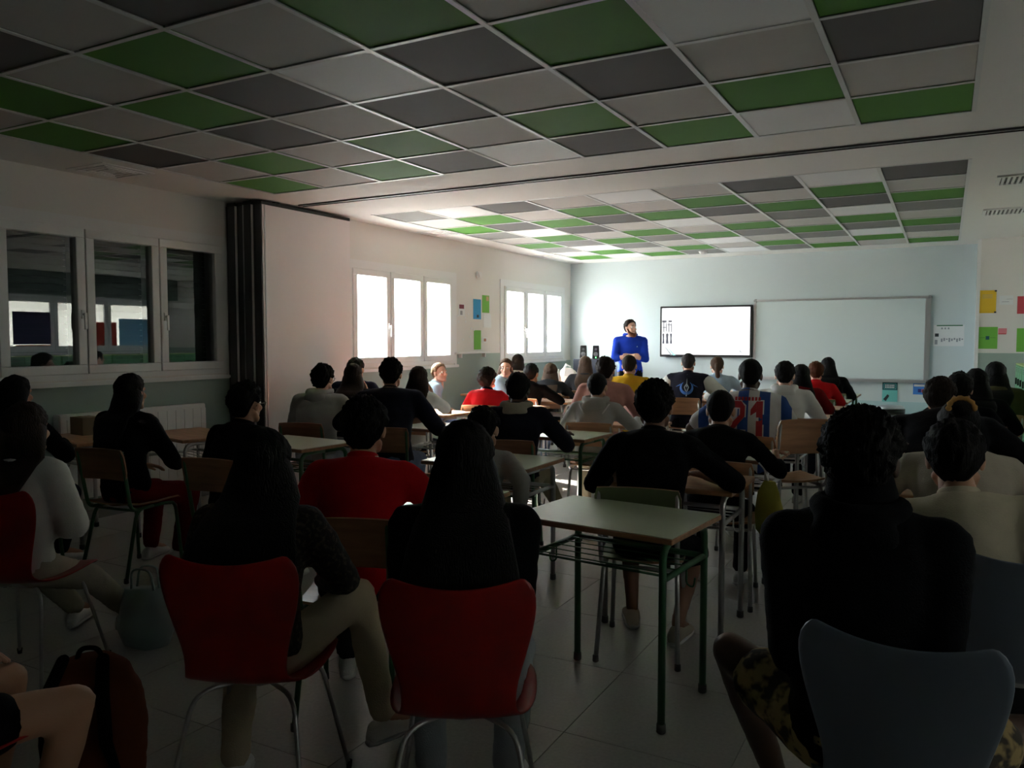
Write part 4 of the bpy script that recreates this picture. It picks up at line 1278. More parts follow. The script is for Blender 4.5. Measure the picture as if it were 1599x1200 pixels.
    if st == 'pony':
        q = HM @ V((0, -0.10, 0.03))
        limb(bm, [q, q + V((0, -0.035, 0.0)), q + V((0.0, -0.06, -0.06)), q + V((0.01, -0.05, -0.15)), q + V((0.03, -0.05, -0.24))], [0.02, 0.027, 0.03, 0.027, 0.008], n=12)
    if st == 'bun':
        q = HM @ V((0, -0.075, 0.095))
        ell(bm, q, (0.05, 0.05, 0.042))
    for v_ in bm.verts:
        p = v_.co
        nn = noise.noise(V((p.x * 75 + px, p.y * 75, p.z * 7)))
        dd = (p - hc); dd.z = 0
        if dd.length > 1e-5 and st != 'curly':
            v_.co += dd.normalized() * nn * 0.0045
    if face:
        for sg in (-1, 1):
            limb(bm, [HM @ V((sg * 0.048, 0.072, 0.030)), HM @ V((sg * 0.032, 0.083, 0.034)), HM @ V((sg * 0.014, 0.087, 0.030))], [0.002, 0.0035, 0.003], n=6)
    ho = obj('hair', bm, hm, root, smooth=True)
    if st == 'bun':
        bm = nb()
        q = HM @ V((0, -0.075, 0.098))
        ring = [q + V((math.cos(a) * 0.048, math.sin(a) * 0.02 - 0.03, math.sin(a) * 0.045)) for a in [PI * 0.02 + k * PI * 0.96 / 16 for k in range(17)]]
        limb(bm, ring, [0.011 + 0.003 * math.sin(k * 2.4) for k in range(17)], n=8)
        obj('scrunchie', bm, CL['scrunchie'], ho, smooth=True)
    if face:
        for sg in (-1, 1):
            bm = nb(); ell(bm, HM @ V((sg * 0.031, 0.0705, 0.006)), (0.0125 * hs,) * 3, n=14, m=10)
            eo = obj('eye', bm, CL['eyewhite'], root, smooth=True)
            bm = nb(); ell(bm, HM @ V((sg * 0.031, 0.080, 0.005)), (0.0055 * hs, 0.0042 * hs, 0.0055 * hs), n=10, m=6)
            obj('iris', bm, CL['iris'], eo, smooth=True)
        bm = nb(); limb(bm, [HM @ V((-0.02, 0.0865, -0.065)), HM @ V((0, 0.0925, -0.0645)), HM @ V((0.02, 0.0865, -0.065))], [0.003, 0.0048, 0.003], n=6)
        obj('lips', bm, CL['lips'], root, smooth=True)
    if glasses:
        gm = CL['glasses']
        bm = nb()
        for sg in (-1, 1):
            ring = [HM @ V((sg * 0.034 + math.cos(a) * 0.024, 0.097, 0.002 + math.sin(a) * 0.021)) for a in [2 * PI * k / 16 for k in range(17)]]
            tube(bm, ring, 0.002, 6)
            tube(bm, [HM @ V((sg * 0.058, 0.097, 0.006)), HM @ V((sg * 0.078, 0.08, 0.008)), HM @ V((sg * 0.082, 0.0, 0.006)), HM @ V((sg * 0.082, -0.02, -0.006))], 0.002, 6)
        tube(bm, [HM @ V((-0.010, 0.098, 0.006)), HM @ V((0.010, 0.098, 0.006))], 0.002, 6)
        obj('glasses', bm, gm, root, smooth=True)
    P = Person()
    P.root, P.J, P.S, P.top, P.hair, P.yaw, P.HM, P.A, P.L = root, J, S, topo, ho, rz, HM, A, L
    P.desc = label
    PERSONS[key] = P
    return P

def joints(S, seat, lean, hunch, headpitch, hs, stand):
    J = {}
    a1, a2, a3 = R(lean - 6), R(lean), R(lean + hunch)
    pz = seat + 0.085 * S if not stand else 0.93 * S
    J['pelvis'] = V((0, 0, pz))
    J['waist'] = J['pelvis'] + V((0, math.sin(a1), math.cos(a1))) * 0.155 * S
    J['chest'] = J['waist'] + V((0, math.sin(a2), math.cos(a2))) * 0.165 * S
    J['shoulder'] = J['chest'] + V((0, math.sin(a3), math.cos(a3))) * 0.135 * S
    J['neck'] = J['shoulder'] + V((0, math.sin(a3), math.cos(a3))) * 0.06 * S
    a4 = R(lean * 0.4 + hunch * 0.8 + 8)
    J['head'] = J['neck'] + V((0, math.sin(a4), math.cos(a4))) * (0.034 * S) + V((0, 0.03, 0.080)) * hs
    return J
CL = {n: cloth(n, c) for n, c in dict(
    black=(0.004, 0.004, 0.0055), navy=(0.012, 0.014, 0.03), dnavy=(0.015, 0.015, 0.026), grey=(0.40, 0.40, 0.38), lgrey=(0.42, 0.42, 0.40), red=(0.50, 0.008, 0.012),
    dred=(0.16, 0.006, 0.008), brightred=(0.62, 0.012, 0.02), white=(0.72, 0.72, 0.70), cream=(0.62, 0.56, 0.42), lblue=(0.36, 0.48, 0.60), pink=(0.46, 0.24, 0.20),
    yellow=(0.62, 0.36, 0.02), blue=(0.012, 0.045, 0.42), khaki=(0.30, 0.26, 0.18), beige=(0.58, 0.48, 0.34), jeans=(0.12, 0.17, 0.28), ljeans=(0.42, 0.46, 0.50),
    taupe=(0.42, 0.38, 0.31), charcoal=(0.03, 0.03, 0.034), brownpattern=(0.045, 0.03, 0.022), olive=(0.10, 0.09, 0.04), sole=(0.6, 0.6, 0.58)).items()}
CL['eyewhite'] = mat('eye_white', (0.7, 0.68, 0.66), 0.25)
CL['iris'] = mat('iris_brown', (0.05, 0.025, 0.012), 0.2)
CL['lips'] = mat('lips', (0.45, 0.16, 0.14), 0.5)
CL['glasses'] = mat('glasses_frame', (0.02, 0.02, 0.022), 0.3, metal=0.5)
CL['scrunchie'] = cloth('scrunchie', (0.55, 0.30, 0.10))
HAIR = {'black': hairm('black', (0.006, 0.005, 0.005)), 'dark': hairm('dark', (0.020, 0.012, 0.009)), 'brown': hairm('brown', (0.075, 0.042, 0.026)),
        'lbrown': hairm('lbrown', (0.085, 0.052, 0.036)), 'blond': hairm('blond', (0.22, 0.14, 0.08)), 'ginger': hairm('ginger', (0.12, 0.04, 0.018)), 'grey': hairm('grey', (0.045, 0.04, 0.04))}

# ---- patterned cloth
def stripe_mat():
    m = bpy.data.materials.new('striped_jersey'); m.use_nodes = True
    nt = m.node_tree; b = nt.nodes['Principled BSDF']; b.inputs['Roughness'].default_value = 0.8
    tc = nt.nodes.new('ShaderNodeTexCoord'); sx = nt.nodes.new('ShaderNodeSeparateXYZ'); nt.links.new(tc.outputs['Object'], sx.inputs[0])
    ad = nt.nodes.new('ShaderNodeMath'); ad.operation = 'ADD'; ad.inputs[1].default_value = 5.035; nt.links.new(sx.outputs[0], ad.inputs[0])
    mo = nt.nodes.new('ShaderNodeMath'); mo.operation = 'MODULO'; mo.inputs[1].default_value = 0.14; nt.links.new(ad.outputs[0], mo.inputs[0])
    gt = nt.nodes.new('ShaderNodeMath'); gt.operation = 'GREATER_THAN'; gt.inputs[1].default_value = 0.07; nt.links.new(mo.outputs[0], gt.inputs[0])
    mx = nt.nodes.new('ShaderNodeMix'); mx.data_type = 'RGBA'; nt.links.new(gt.outputs[0], mx.inputs[0])
    mx.inputs[6].default_value = (0.62, 0.62, 0.62, 1); mx.inputs[7].default_value = (0.015, 0.07, 0.30, 1)
    nt.links.new(mx.outputs[2], b.inputs['Base Color'])
    return m
def blotch_mat(name, c1, c2, scale, lo=0.45, hi=0.55):
    m = bpy.data.materials.new(name); m.use_nodes = True
    nt = m.node_tree; b = nt.nodes['Principled BSDF']; b.inputs['Roughness'].default_value = 0.85
    tc = nt.nodes.new('ShaderNodeTexCoord'); nz = nt.nodes.new('ShaderNodeTexNoise'); nz.inputs['Scale'].default_value = scale; nt.links.new(tc.outputs['Object'], nz.inputs[0])
    rp = nt.nodes.new('ShaderNodeValToRGB'); rp.color_ramp.elements[0].position = lo; rp.color_ramp.elements[1].position = hi
    rp.color_ramp.elements[0].color = (*c1, 1); rp.color_ramp.elements[1].color = (*c2, 1)
    nt.links.new(nz.outputs[0], rp.inputs[0]); nt.links.new(rp.outputs[0], b.inputs['Base Color'])
    return m
CL['jersey'] = stripe_mat()
CL['floral'] = blotch_mat('floral_print', (0.40, 0.30, 0.13), (0.05, 0.04, 0.03), 22)
CL['sequin'] = blotch_mat('speckled_knit', (0.018, 0.013, 0.010), (0.10, 0.075, 0.055), 70, 0.5, 0.7)
CL['tie'] = CL['cream']

# ---- front to back of the class: the teacher first
person('teacher', 985, 500, 11.35, 'bearded teacher in a bright blue hoodie standing beside the screen with clasped hands', yaw=205, lean=4, hunch=6, headyaw=34, headpitch=-4, stand=True,
       arms=(((-0.0, 0.20, 1.20), (1, -0.4, -0.5), (-0.75, 0.55, 0.1), (0.3, 0.7, 0.6)), ((0.02, 0.235, 1.20), (1, -0.4, -0.5), (-0.75, 0.5, 0.1), (0.3, 0.7, 0.6))),
       hair=('short', 'dark'), skin='fair', top=('blue', 'hoodie'), trousers='black', shoes='black', sleeve='mid', hood='blue', face=True, hs=1.0, vox=0.017, fat=1.08)
C = 'students seated in rows'
person('P42', 556, 560, 6.3, 'student by the first sunlit window whose dark hair just shows past the partition edge', hair=('short', 'black'), top=('navy', 'sweater'), yaw=20)
person('P14', 687, 568, 7.8, 'fair-haired boy in a pale blue sweater turning to look back', yaw=-50, headyaw=-52, headpitch=-8, hair=('short', 'blond'), skin='fair', top=('lblue', 'sweater'), trousers='jeans', face=True, arms=('lap', 'lap'))
person('P17', 809, 554, 9.7, 'student with long straight black hair and a grey top by the second sunlit window', hair=('long', 'dark', 0.3), top=('taupe', 'sweater'), yaw=16)
person('P16', 790, 561, 8.45, 'girl in a light blue top with long brown hair facing back towards the class', yaw=-75, headyaw=-85, hair=('long', 'brown', 0.3), skin='fair', top=('lblue', 'sweater'), trousers='jeans', face=True, legs='back', arms=('lap', 'desk'))
person('P21', 914, 557, 9.55, 'girl with long wavy light brown hair near the speakers', yaw=20, hair=('long', 'lbrown', 0.34), skin='fair', top=('charcoal', 'sweater'))
person('P33', 1293, 559, 10.5, 'student with long dark hair in a black top in the row by the front desk', yaw=12, hair=('long', 'black', 0.28), top=('black', 'sweater'))
person('P27', 1120, 558, 9.9, 'girl with a dark ponytail in a pale blue-grey sweater under the screen', yaw=14, hair=('pony', 'brown'), skin='fair', top=('lblue', 'sweater'), arms=('wide', 'wide'))
person('P26', 1075, 552, 8.95, 'boy in a navy varsity jacket with white sleeves and a blue emblem on the back', yaw=12, hair=('crop', 'grey'), skin='fair', top=('dnavy', 'jacket'), trousers='black', arms=('desk', 'wide'), hs=0.93)
person('P32', 1274, 566, 9.45, 'student with reddish brown hair in a red sweater', yaw=12, hair=('short', 'ginger'), skin='fair', top=('red', 'sweater'))
person('P31', 1251, 570, 8.35, 'student with long dark hair in a dark red cardigan', yaw=12, hair=('long', 'black', 0.30), top=('dred', 'cardigan'))
person('P19', 860, 568, 9.05, 'girl with long highlighted brown hair bending over her desk', yaw=14, lean=26, hunch=18, hair=('long', 'lbrown', 0.30), skin='fair', top=('charcoal', 'sweater'), hs=1.0)
person('P18', 830, 569, 8.05, 'boy in a black sweater with both arms folded on his desk', yaw=10, lean=16, hair=('short', 'black'), top=('black', 'sweater'), trousers='jeans', arms=('fold', 'wide'))
person('P24', 983, 555, 8.05, 'boy in a mustard yellow sweater', yaw=14, hair=('crop', 'dark'), skin='fair', top=('yellow', 'sweater'), hs=0.95)
person('P30', 1226, 566, 7.2, 'boy in a white hooded sweatshirt', yaw=8, lean=12, hair=('short', 'black'), skin='fair', top=('white', 'hoodie'), hood='white', trousers='black', shoes='white', hs=0.97)
person('P22', 946, 560, 7.05, 'boy with thick dark hair in a dusty pink sweatshirt', yaw=14, lean=10, hair=('mop', 'dark'), skin='tan', top=('pink', 'sweatshirt'), hs=0.98, fat=1.08)
person('P15', 762, 575, 7.0, 'boy with sunlit hair in a bright red shirt with a navy collar', yaw=14, hair=('mop', 'dark'), skin='fair', top=('brightred', 'shirt', 'navy'), arms=('desk', 'desk'), headpitch=-12, headyaw=-10)
person('P13', 654, 573, 5.95, 'girl in a white top with her arm raised at the sunlit desk', yaw=16, hair=('long', 'dark', 0.26), skin='tan', top=('white', 'top'), arms=('desk', 'cheek'), sleeve='short')
person('P23', 933, 583, 6.05, 'boy in a grey hooded sweatshirt with white piping', yaw=12, lean=14, hair=('crop', 'black'), skin='tan', top=('grey', 'hoodie'), hood='grey', trousers='khaki', arms=('desk', 'far'), hs=0.97)
person('P29', 1172, 561, 5.75, 'boy in a blue and white striped football shirt numbered 21', yaw=8, headyaw=4, hair=('crop', 'black'), skin='dark', top=('jersey', 'football_shirt'), trousers='black', sleeve='short', arms=('wide', 'desk'), hs=0.98, fat=1.06)
person('P11', 552, 569, 5.85, 'girl with very long dark hair beside the boy in glasses', yaw=20, hair=('long', 'dark', 0.42, 1.25), skin='tan', top=('black', 'sweater'), arms=('lap', 'cheek'))
person('P10', 505, 571, 4.95, 'boy in a grey hoodie and glasses sitting by the partition', yaw=16, hair=('mop', 'black'), skin='fair', top=('grey', 'hoodie'), hood='grey', trousers='ljeans', glasses=True, face=True, arms=('lap', 'fold'), fat=1.08)
person('P12', 611, 562, 4.95, 'boy with thick black hair in a navy sweater leaning on the desk', yaw=26, hair=('mop', 'black'), skin='tan', top=('dnavy', 'sweater'), trousers='jeans', arms=('wide', 'far'), fat=1.06)
person('P20', 809, 584, 4.85, 'boy in a navy jacket with a grey hood and khaki trousers', yaw=20, lean=16, hair=('short', 'black'), skin='dark', top=('dnavy', 'jacket'), hood='taupe', trousers='khaki', shoes='white', arms=('desk', 'far'), legs=('desk', ((0.14, 0.40, 0.50), (0.24, 0.66, 0.20), (0.28, 0.80, 0.20))), fat=1.04)
person('P28', 1126, 610, 4.65, 'boy in a black T-shirt with his elbows spread on a desk', yaw=8, lean=20, hunch=16, hair=('crop', 'black'), skin='tan', top=('black', 't_shirt'), trousers='black', shoes='white', sleeve='mid', arms=('wide', 'far'), hs=0.98, fat=1.05)
person('P25', 1023, 598, 3.66, 'curly-haired boy in a black top just past the empty green desk', yaw=12, lean=10, hair=('curly', 'black'), skin='brown', top=('black', 'sweater'), trousers='black', shoes='taupe', arms=('desk', 'wide'), legs=('desk', 'back'), sleeve='mid', shorts=0.1, hs=0.98)
person('P9', 755, 637, 3.65, 'slumped student with short black hair and grey sleeves half hidden behind the long-haired girl', yaw=16, lean=26, hunch=16, hair=('short', 'black'), skin='tan', top=('grey', 'sweater'), trousers='charcoal', hs=0.97, arms=('desk', 'side'))
person('P8', 569, 624, 2.52, 'boy with thick dark hair in a plain red sweater', yaw=27, hair=('mop', 'black'), skin='tan', top=('red', 'sweater'), trousers='charcoal', arms=('desk', 'far'), fat=1.06, hs=1.0)
person('P5', 385, 600, 3.3, 'boy in black with glasses next to the partition end', yaw=8, hair=('mop', 'black'), skin='tan', top=('black', 'sweater'), glasses=True, face=True, arms=('lap', 'lap'), hs=0.98)
person('P4', 205, 585, 3.2, 'girl in black with long dark hair on a chair by the radiator', yaw=8, lean=0, hair=('long', 'black', 0.30), skin='tan', top=('black', 'sweater'), trousers='dred', arms=('lap', 'knee'))
person('P3', 26, 588, 2.85, 'student with a dark bob under the shuttered window', yaw=16, hair=('bob', 'black', 0.16), skin='tan', top=('black', 'sweater'), arms=('desk', 'desk'))
person('P2', 42, 630, 1.98, 'girl with long dark hair in a white puffed-sleeve blouse and grey trousers', yaw=24, lean=4, hair=('long', 'dark', 0.24), skin='tan', top=('white', 'blouse'), trousers='taupe', sleeve='puff', arms=('lap', 'lap'), legs='out')
person('P1', -125, 652, 1.0, 'student in shorts at the near left whose bare knee catches the light', yaw=0, hair=('long', 'black', 0.3), skin='tan', top=('black', 'sweater'), trousers='black', shorts=0.5, arms=('lap', 'side'))
person('P6', 412, 671, 1.8, 'girl with long dark hair in a dark speckled sweater and beige trousers, legs crossed', yaw=25, lean=6, hair=('long', 'black', 0.42, 1.35), skin='tan', top=('sequin', 'sweater'), trousers='beige', shoes='white', arms=('lap', 'knee'),
       legs=('back', ((0.24, 0.31, 0.58), (0.33, 0.29, 0.17), (0.42, 0.40, 0.12))), vox=0.016)
person('P7', 726, 659, 1.94, 'girl with long black hair in a black coat beside the empty desk', yaw=28, lean=8, hair=('long', 'black', 0.50, 1.3), skin='tan', top=('black', 'coat'), trousers='ljeans', arms=('tight', 'tight'), fat=0.98, shx=0.98, vox=0.016)
person('P40', 1555, 566, 8.35, 'student with long black hair in olive beside the green lockers', yaw=4, hair=('long', 'black', 0.28), skin='tan', top=('olive', 'sweater'), arms=('tight', 'tight'))
person('P39', 1525, 577, 7.25, 'student in black in the locker-side row, third behind the grey T-shirt', yaw=4, hair=('long', 'black', 0.28), top=('black', 'sweater'))
person('P38', 1499, 583, 6.35, 'student with short black hair in the locker-side row, second behind the grey T-shirt', yaw=4, hair=('short', 'black'), top=('black', 'sweater'))
person('P37', 1470, 591, 5.25, 'student in a black sweatshirt hunched over a desk just beyond the grey T-shirt', yaw=8, lean=30, hunch=20, hair=('short', 'dark'), top=('black', 'sweatshirt'), fat=1.12, arms=('wide', 'wide'), headyaw=-25)
person('P36', 1497, 628, 3.95, 'student in a grey T-shirt with hair tied in a bun by an amber scrunchie', yaw=6, lean=22, hunch=18, hair=('bun', 'black'), skin='tan', top=('taupe', 't_shirt'), sleeve='mid', arms=('far', 'far'), fat=1.12, trousers='black', headyaw=0)
person('P35', 1493, 657, 2.95, 'boy with short dark hair in a loose cream shirt turning on his chair', yaw=-2, lean=8, roll=-8, hair=('short', 'black'), skin='tan', top=('cream', 'shirt'), trousers='charcoal', arms=('lap', ((0.40, 0.10, 0.74), (0.5, -0.6, -0.2), (0.3, 0.6, -0.6), (0, 0, 1))), hs=1.0, fat=1.1, face=False)
person('P34', 1348, 645, 2.14, 'student with a black afro in a black hoodie and floral shorts', yaw=-2, lean=8, hunch=12, hair=('curly', 'black'), skin='dark', top=('black', 'hoodie'), hood='black', trousers='floral', shorts=0.4, shoes='charcoal', arms=('tight', 'tight'), legs=(((-0.36, 0.17, 0.59), (-0.26, 0.40, 0.09), (-0.29, 0.54, 0.04)), 'open'), fat=0.98, hs=1.0, shx=1.0, vox=0.016, roll=-3, neckup=0.06)

# ---- details on particular people
from mathutils.bvhtree import BVHTree
def on_back(P, polys, m, name, lift=0.003, sub=2):
    """lay flat outlines (x, z in person space) onto the back of a garment, following its folds"""
    me = P.top.data
    bvh = BVHTree.FromPolygons([v.co.copy() for v in me.vertices], [list(p.vertices) for p in me.polygons])
    bm = nb()
    for poly in polys:
        bm.faces.new([bm.verts.new((x, 0, z)) for x, z in poly])
    bmesh.ops.triangulate(bm, faces=list(bm.faces))
    bmesh.ops.subdivide_edges(bm, edges=list(bm.edges), cuts=sub, use_grid_fill=True)
    for v in bm.verts:
        hit = bvh.ray_cast(V((v.co.x, -0.7, v.co.z)), V((0, 1, 0)))
        v.co.y = (hit[0].y if hit[0] is not None else -0.12) - lift
    return obj(name, bm, m, P.top)
def digits(cx, cz, h):
    w = h * 0.52
    def q(pts, ox):
        return [(cx + ox + a * w, cz + b * h) for a, b in pts]
    two = [[(-0.5, 0.22), (-0.5, 0.34), (-0.3, 0.5), (-0.28, 0.28), (-0.3, 0.22)], [(-0.3, 0.5), (0.3, 0.5), (0.25, 0.32), (-0.28, 0.32)], [(0.3, 0.5), (0.5, 0.36), (0.5, 0.1), (0.25, 0.14), (0.25, 0.32)],
           [(0.5, 0.1), (0.25, 0.14), (-0.5, -0.28), (-0.5, -0.34), (-0.12, -0.32)], [(-0.5, -0.3), (0.5, -0.3), (0.5, -0.5), (-0.5, -0.5)]]
    one = [[(-0.1, 0.5), (0.22, 0.5), (0.22, -0.5), (-0.1, -0.5)], [(-0.1, 0.5), (-0.1, 0.22), (-0.38, 0.12), (-0.38, 0.28)]]
    return [q(p, -w * 0.62) for p in two] + [q(p, w * 0.55) for p in one]
P = PERSONS['P29']
zc = P.J['chest'].z + 0.02
NR = mat('number_red', (0.40, 0.012, 0.02), 0.6); NWH = mat('number_white', (0.65, 0.65, 0.66), 0.6)
big = []
for pl_ in digits(0.0, zc, 0.25):
    cx = sum(p[0] for p in pl_) / len(pl_); cz = sum(p[1] for p in pl_) / len(pl_)
    big.append([(cx + (x - cx) * 1.0 + (0.008 if x > cx else -0.008), cz + (z - cz) + (0.008 if z > cz else -0.008)) for x, z in pl_])
on_back(P, big, NWH, 'number_outline', 0.002)
on_back(P, digits(0.0, zc, 0.25), NR, 'number_21', 0.005)
on_back(P, [[(-0.085 + k * 0.022, P.J['shoulder'].z + 0.012), (-0.085 + k * 0.022 + 0.015, P.J['shoulder'].z + 0.012), (-0.085 + k * 0.022 + 0.015, P.J['shoulder'].z + 0.036), (-0.085 + k * 0.022, P.J['shoulder'].z + 0.036)] for k in range(8)], NR, 'name_lettering', 0.004)
P = PERSONS['P26']
zc = P.J['chest'].z + 0.03
EB = mat('emblem_blue', (0.06, 0.20, 0.62), 0.6); EW = mat('emblem_silver', (0.5, 0.55, 0.62), 0.5)
arc = []
N = 14
for k in range(N):
    a0, a1 = R(-150 + 300 * k / N - 90), R(-150 + 300 * (k + 1) / N - 90)
    w0, w1 = 0.030 * math.sin(PI * k / N) + 0.004, 0.030 * math.sin(PI * (k + 1) / N) + 0.004
    arc.append([(math.cos(a0) * 0.075, zc + math.sin(a0) * 0.075), (math.cos(a1) * 0.075, zc + math.sin(a1) * 0.075), (math.cos(a1) * (0.075 - w1), zc + math.sin(a1) * (0.075 - w1)), (math.cos(a0) * (0.075 - w0), zc + math.sin(a0) * (0.075 - w0))])
for s in (-1, 1):
    arc.append([(s * 0.06, zc + 0.05), (s * 0.125, zc + 0.01), (s * 0.075, zc + 0.03)])
on_back(P, arc, EB, 'emblem_crescent', 0.004, 1)
ins = [[(-0.006, zc - 0.09), (0.006, zc - 0.09), (0.008, zc + 0.03), (0.002, zc + 0.16), (-0.004, zc + 0.03)]]
for s in (-1, 1):
    ins.append([(s * 0.006, zc + 0.05), (s * 0.028, zc + 0.01), (s * 0.012, zc - 0.035), (s * 0.004, zc - 0.03), (s * 0.018, zc + 0.008), (s * 0.004, zc + 0.035)])
on_back(P, ins, EW, 'emblem_blade', 0.006, 1)
for side in ('L', 'R'):     # white sleeves of the varsity jacket
    sg, shp, el, wr_, hdv, hnv = P.A[side]
    bm = nb(); limb(bm, [shp.lerp(el, 0.12), shp.lerp(el, 0.5), el], [0.088, 0.084, 0.078], n=14); limb(bm, [el, wr_], [0.076, 0.056], n=14)
    meobj('sleeve', remesh(bm, 0.016, 3, 0.004, 12), CL['white'], P.top)
P = PERSONS['teacher']      # beard
bm = nb()
for s in (-1, 1):
    limb(bm, [P.HM @ V((s * 0.066, 0.012, -0.02)), P.HM @ V((s * 0.060, 0.022, -0.06)), P.HM @ V((s * 0.04, 0.052, -0.095)), P.HM @ V((0, 0.072, -0.108))], [0.012, 0.022, 0.028, 0.028], n=10)
limb(bm, [P.HM @ V((-0.028, 0.075, -0.06)), P.HM @ V((-0.02, 0.086, -0.05)), P.HM @ V((0.02, 0.086, -0.05)), P.HM @ V((0.028, 0.075, -0.06))], [0.006, 0.006, 0.006, 0.006], n=8)
ell(bm, P.HM @ V((0, 0.062, -0.110)), (0.044, 0.038, 0.036))
meobj('beard', remesh(bm, 0.006, 3), HAIR['ginger'], P.root)
bm = nb(); box(bm, -0.10, -0.04, 0.131, 0.134, 1.33, 1.345); obj('chest_print', bm, CL['lblue'], P.top)
P = PERSONS['P7']           # back pocket of the pale jeans
P = PERSONS['P23']
bm = nb()
b0 = P.J['neck']
limb(bm, [b0 + V((0.12 * math.sin(a), -0.075 - 0.09 * math.cos(a * 0.9), -0.02 - 0.12 * math.cos(a) ** 2)) for a in [R(-95 + 190 * k / 14) for k in range(15)]], 0.006, n=6)
obj('piping', bm, CL['white'], P.top, smooth=True)

# ================================================================ CHAIRS AND DESKS IN THEIR PLACES
SEAT = {  # person: (chair kind, sideways, forward) offsets in the sitter's frame
    'P14': ('cg', 0, 0), 'P17': ('cw', 0, 0), 'P16': ('cw', 0, 0), 'P21': ('cw', 0, 0), 'P33': ('cg', 0, 0), 'P27': ('cw', 0, 0), 'P26': ('cw', -0.03, 0), 'P32': ('cg', 0, 0), 'P31': ('cw', 0, 0), 'P19': ('cw', 0.05, 0),
    'P18': ('cw', 0, 0), 'P24': ('cw', 0, 0), 'P30': ('cw', 0, 0), 'P22': ('cw', 0, 0), 'P15': ('cw', 0, 0), 'P13': ('cw', 0, 0), 'P23': ('cw', 0, 0), 'P29': ('cw', 0, 0), 'P11': ('cw', 0, 0), 'P10': ('cd', -0.03, -0.02),
    'P12': ('cd', 0, 0), 'P20': ('cd', -0.02, -0.02), 'P28': ('cw', 0.03, -0.02), 'P25': ('cg', -0.03, -0.03), 'P9': ('cd', 0, 0), 'P8': ('cd', -0.02, -0.02), 'P5': ('cd', 0, 0), 'P4': ('cd', 0, 0), 'P3': ('cd', 0, 0), 'P42': ('cw', 0, 0),
    'P2': ('sr', 0, 0), 'P1': ('sr', 0, 0), 'P6': ('sr', 0, -0.02), 'P7': ('sr', 0, -0.02), 'P34': ('sb', 0.09, -0.05), 'P35': ('sb', 0.1, -0.04), 'P36': ('cw', 0.05, 0), 'P37': ('cw', 0, 0), 'P38': ('cw', 0, 0), 'P39': ('cw', 0, 0), 'P40': ('cw', 0, 0)}
SHORT = {'P14': 'the fair-haired boy in pale blue', 'P17': 'the black-haired student by the second sunlit window', 'P16': 'the girl in light blue facing back', 'P21': 'the girl with wavy light brown hair', 'P33': 'the long-haired student in black under the whiteboard',
         'P27': 'the girl with the ponytail', 'P26': 'the boy in the varsity jacket', 'P32': 'the red-haired student in red', 'P31': 'the student in the dark red cardigan', 'P19': 'the girl bending over with highlighted hair', 'P18': 'the boy with arms folded',
         'P24': 'the boy in mustard yellow', 'P30': 'the boy in the white hoodie', 'P22': 'the boy in dusty pink', 'P15': 'the sunlit boy in the bright red shirt', 'P13': 'the girl in the white top', 'P23': 'the boy in the piped grey hoodie',
         'P29': 'the boy in the number 21 shirt', 'P11': 'the girl with very long dark hair', 'P10': 'the boy in the grey hoodie and glasses', 'P12': 'the boy in the navy sweater', 'P20': 'the boy with a grey hood on a navy jacket', 'P28': 'the boy in the black T-shirt',
         'P25': 'the curly-haired boy', 'P9': 'the slumped student with grey sleeves', 'P8': 'the boy in the plain red sweater', 'P5': 'the boy in black with glasses', 'P4': 'the girl in black by the radiator', 'P3': 'the student with a dark bob',
         'P2': 'the girl in the white blouse', 'P1': 'the bare-kneed student', 'P6': 'the girl with crossed legs', 'P7': 'the girl in the black coat', 'P34': 'the student in floral shorts', 'P35': 'the boy in the cream shirt', 'P36': 'the student with the bun',
         'P37': 'the hunched student in black', 'P38': 'the second student beyond the bun', 'P39': 'the third student beyond the bun', 'P40': 'the student in olive', 'P42': 'the student behind the partition edge'}
for k, (kind, ox, oy) in SEAT.items():
    P = PERSONS[k]
    lo = P.root.location + Matrix.Rotation(P.yaw, 3, 'Z') @ V((ox, 0.06 + oy, 0))
    ch_ = place(kind, lo.x, lo.y, P.yaw, '%s under %s' % (CTXT[kind], SHORT[k]), {'s': 'shell chairs', 'c': 'school chairs'}[kind[0]])
tall = place('cw', -0.92, 5.50, R(38), 'empty beech chair with a taller back standing in the aisle beside the number 21 shirt', 'school chairs')
tall.scale = (1.05, 1.05, 1.18)
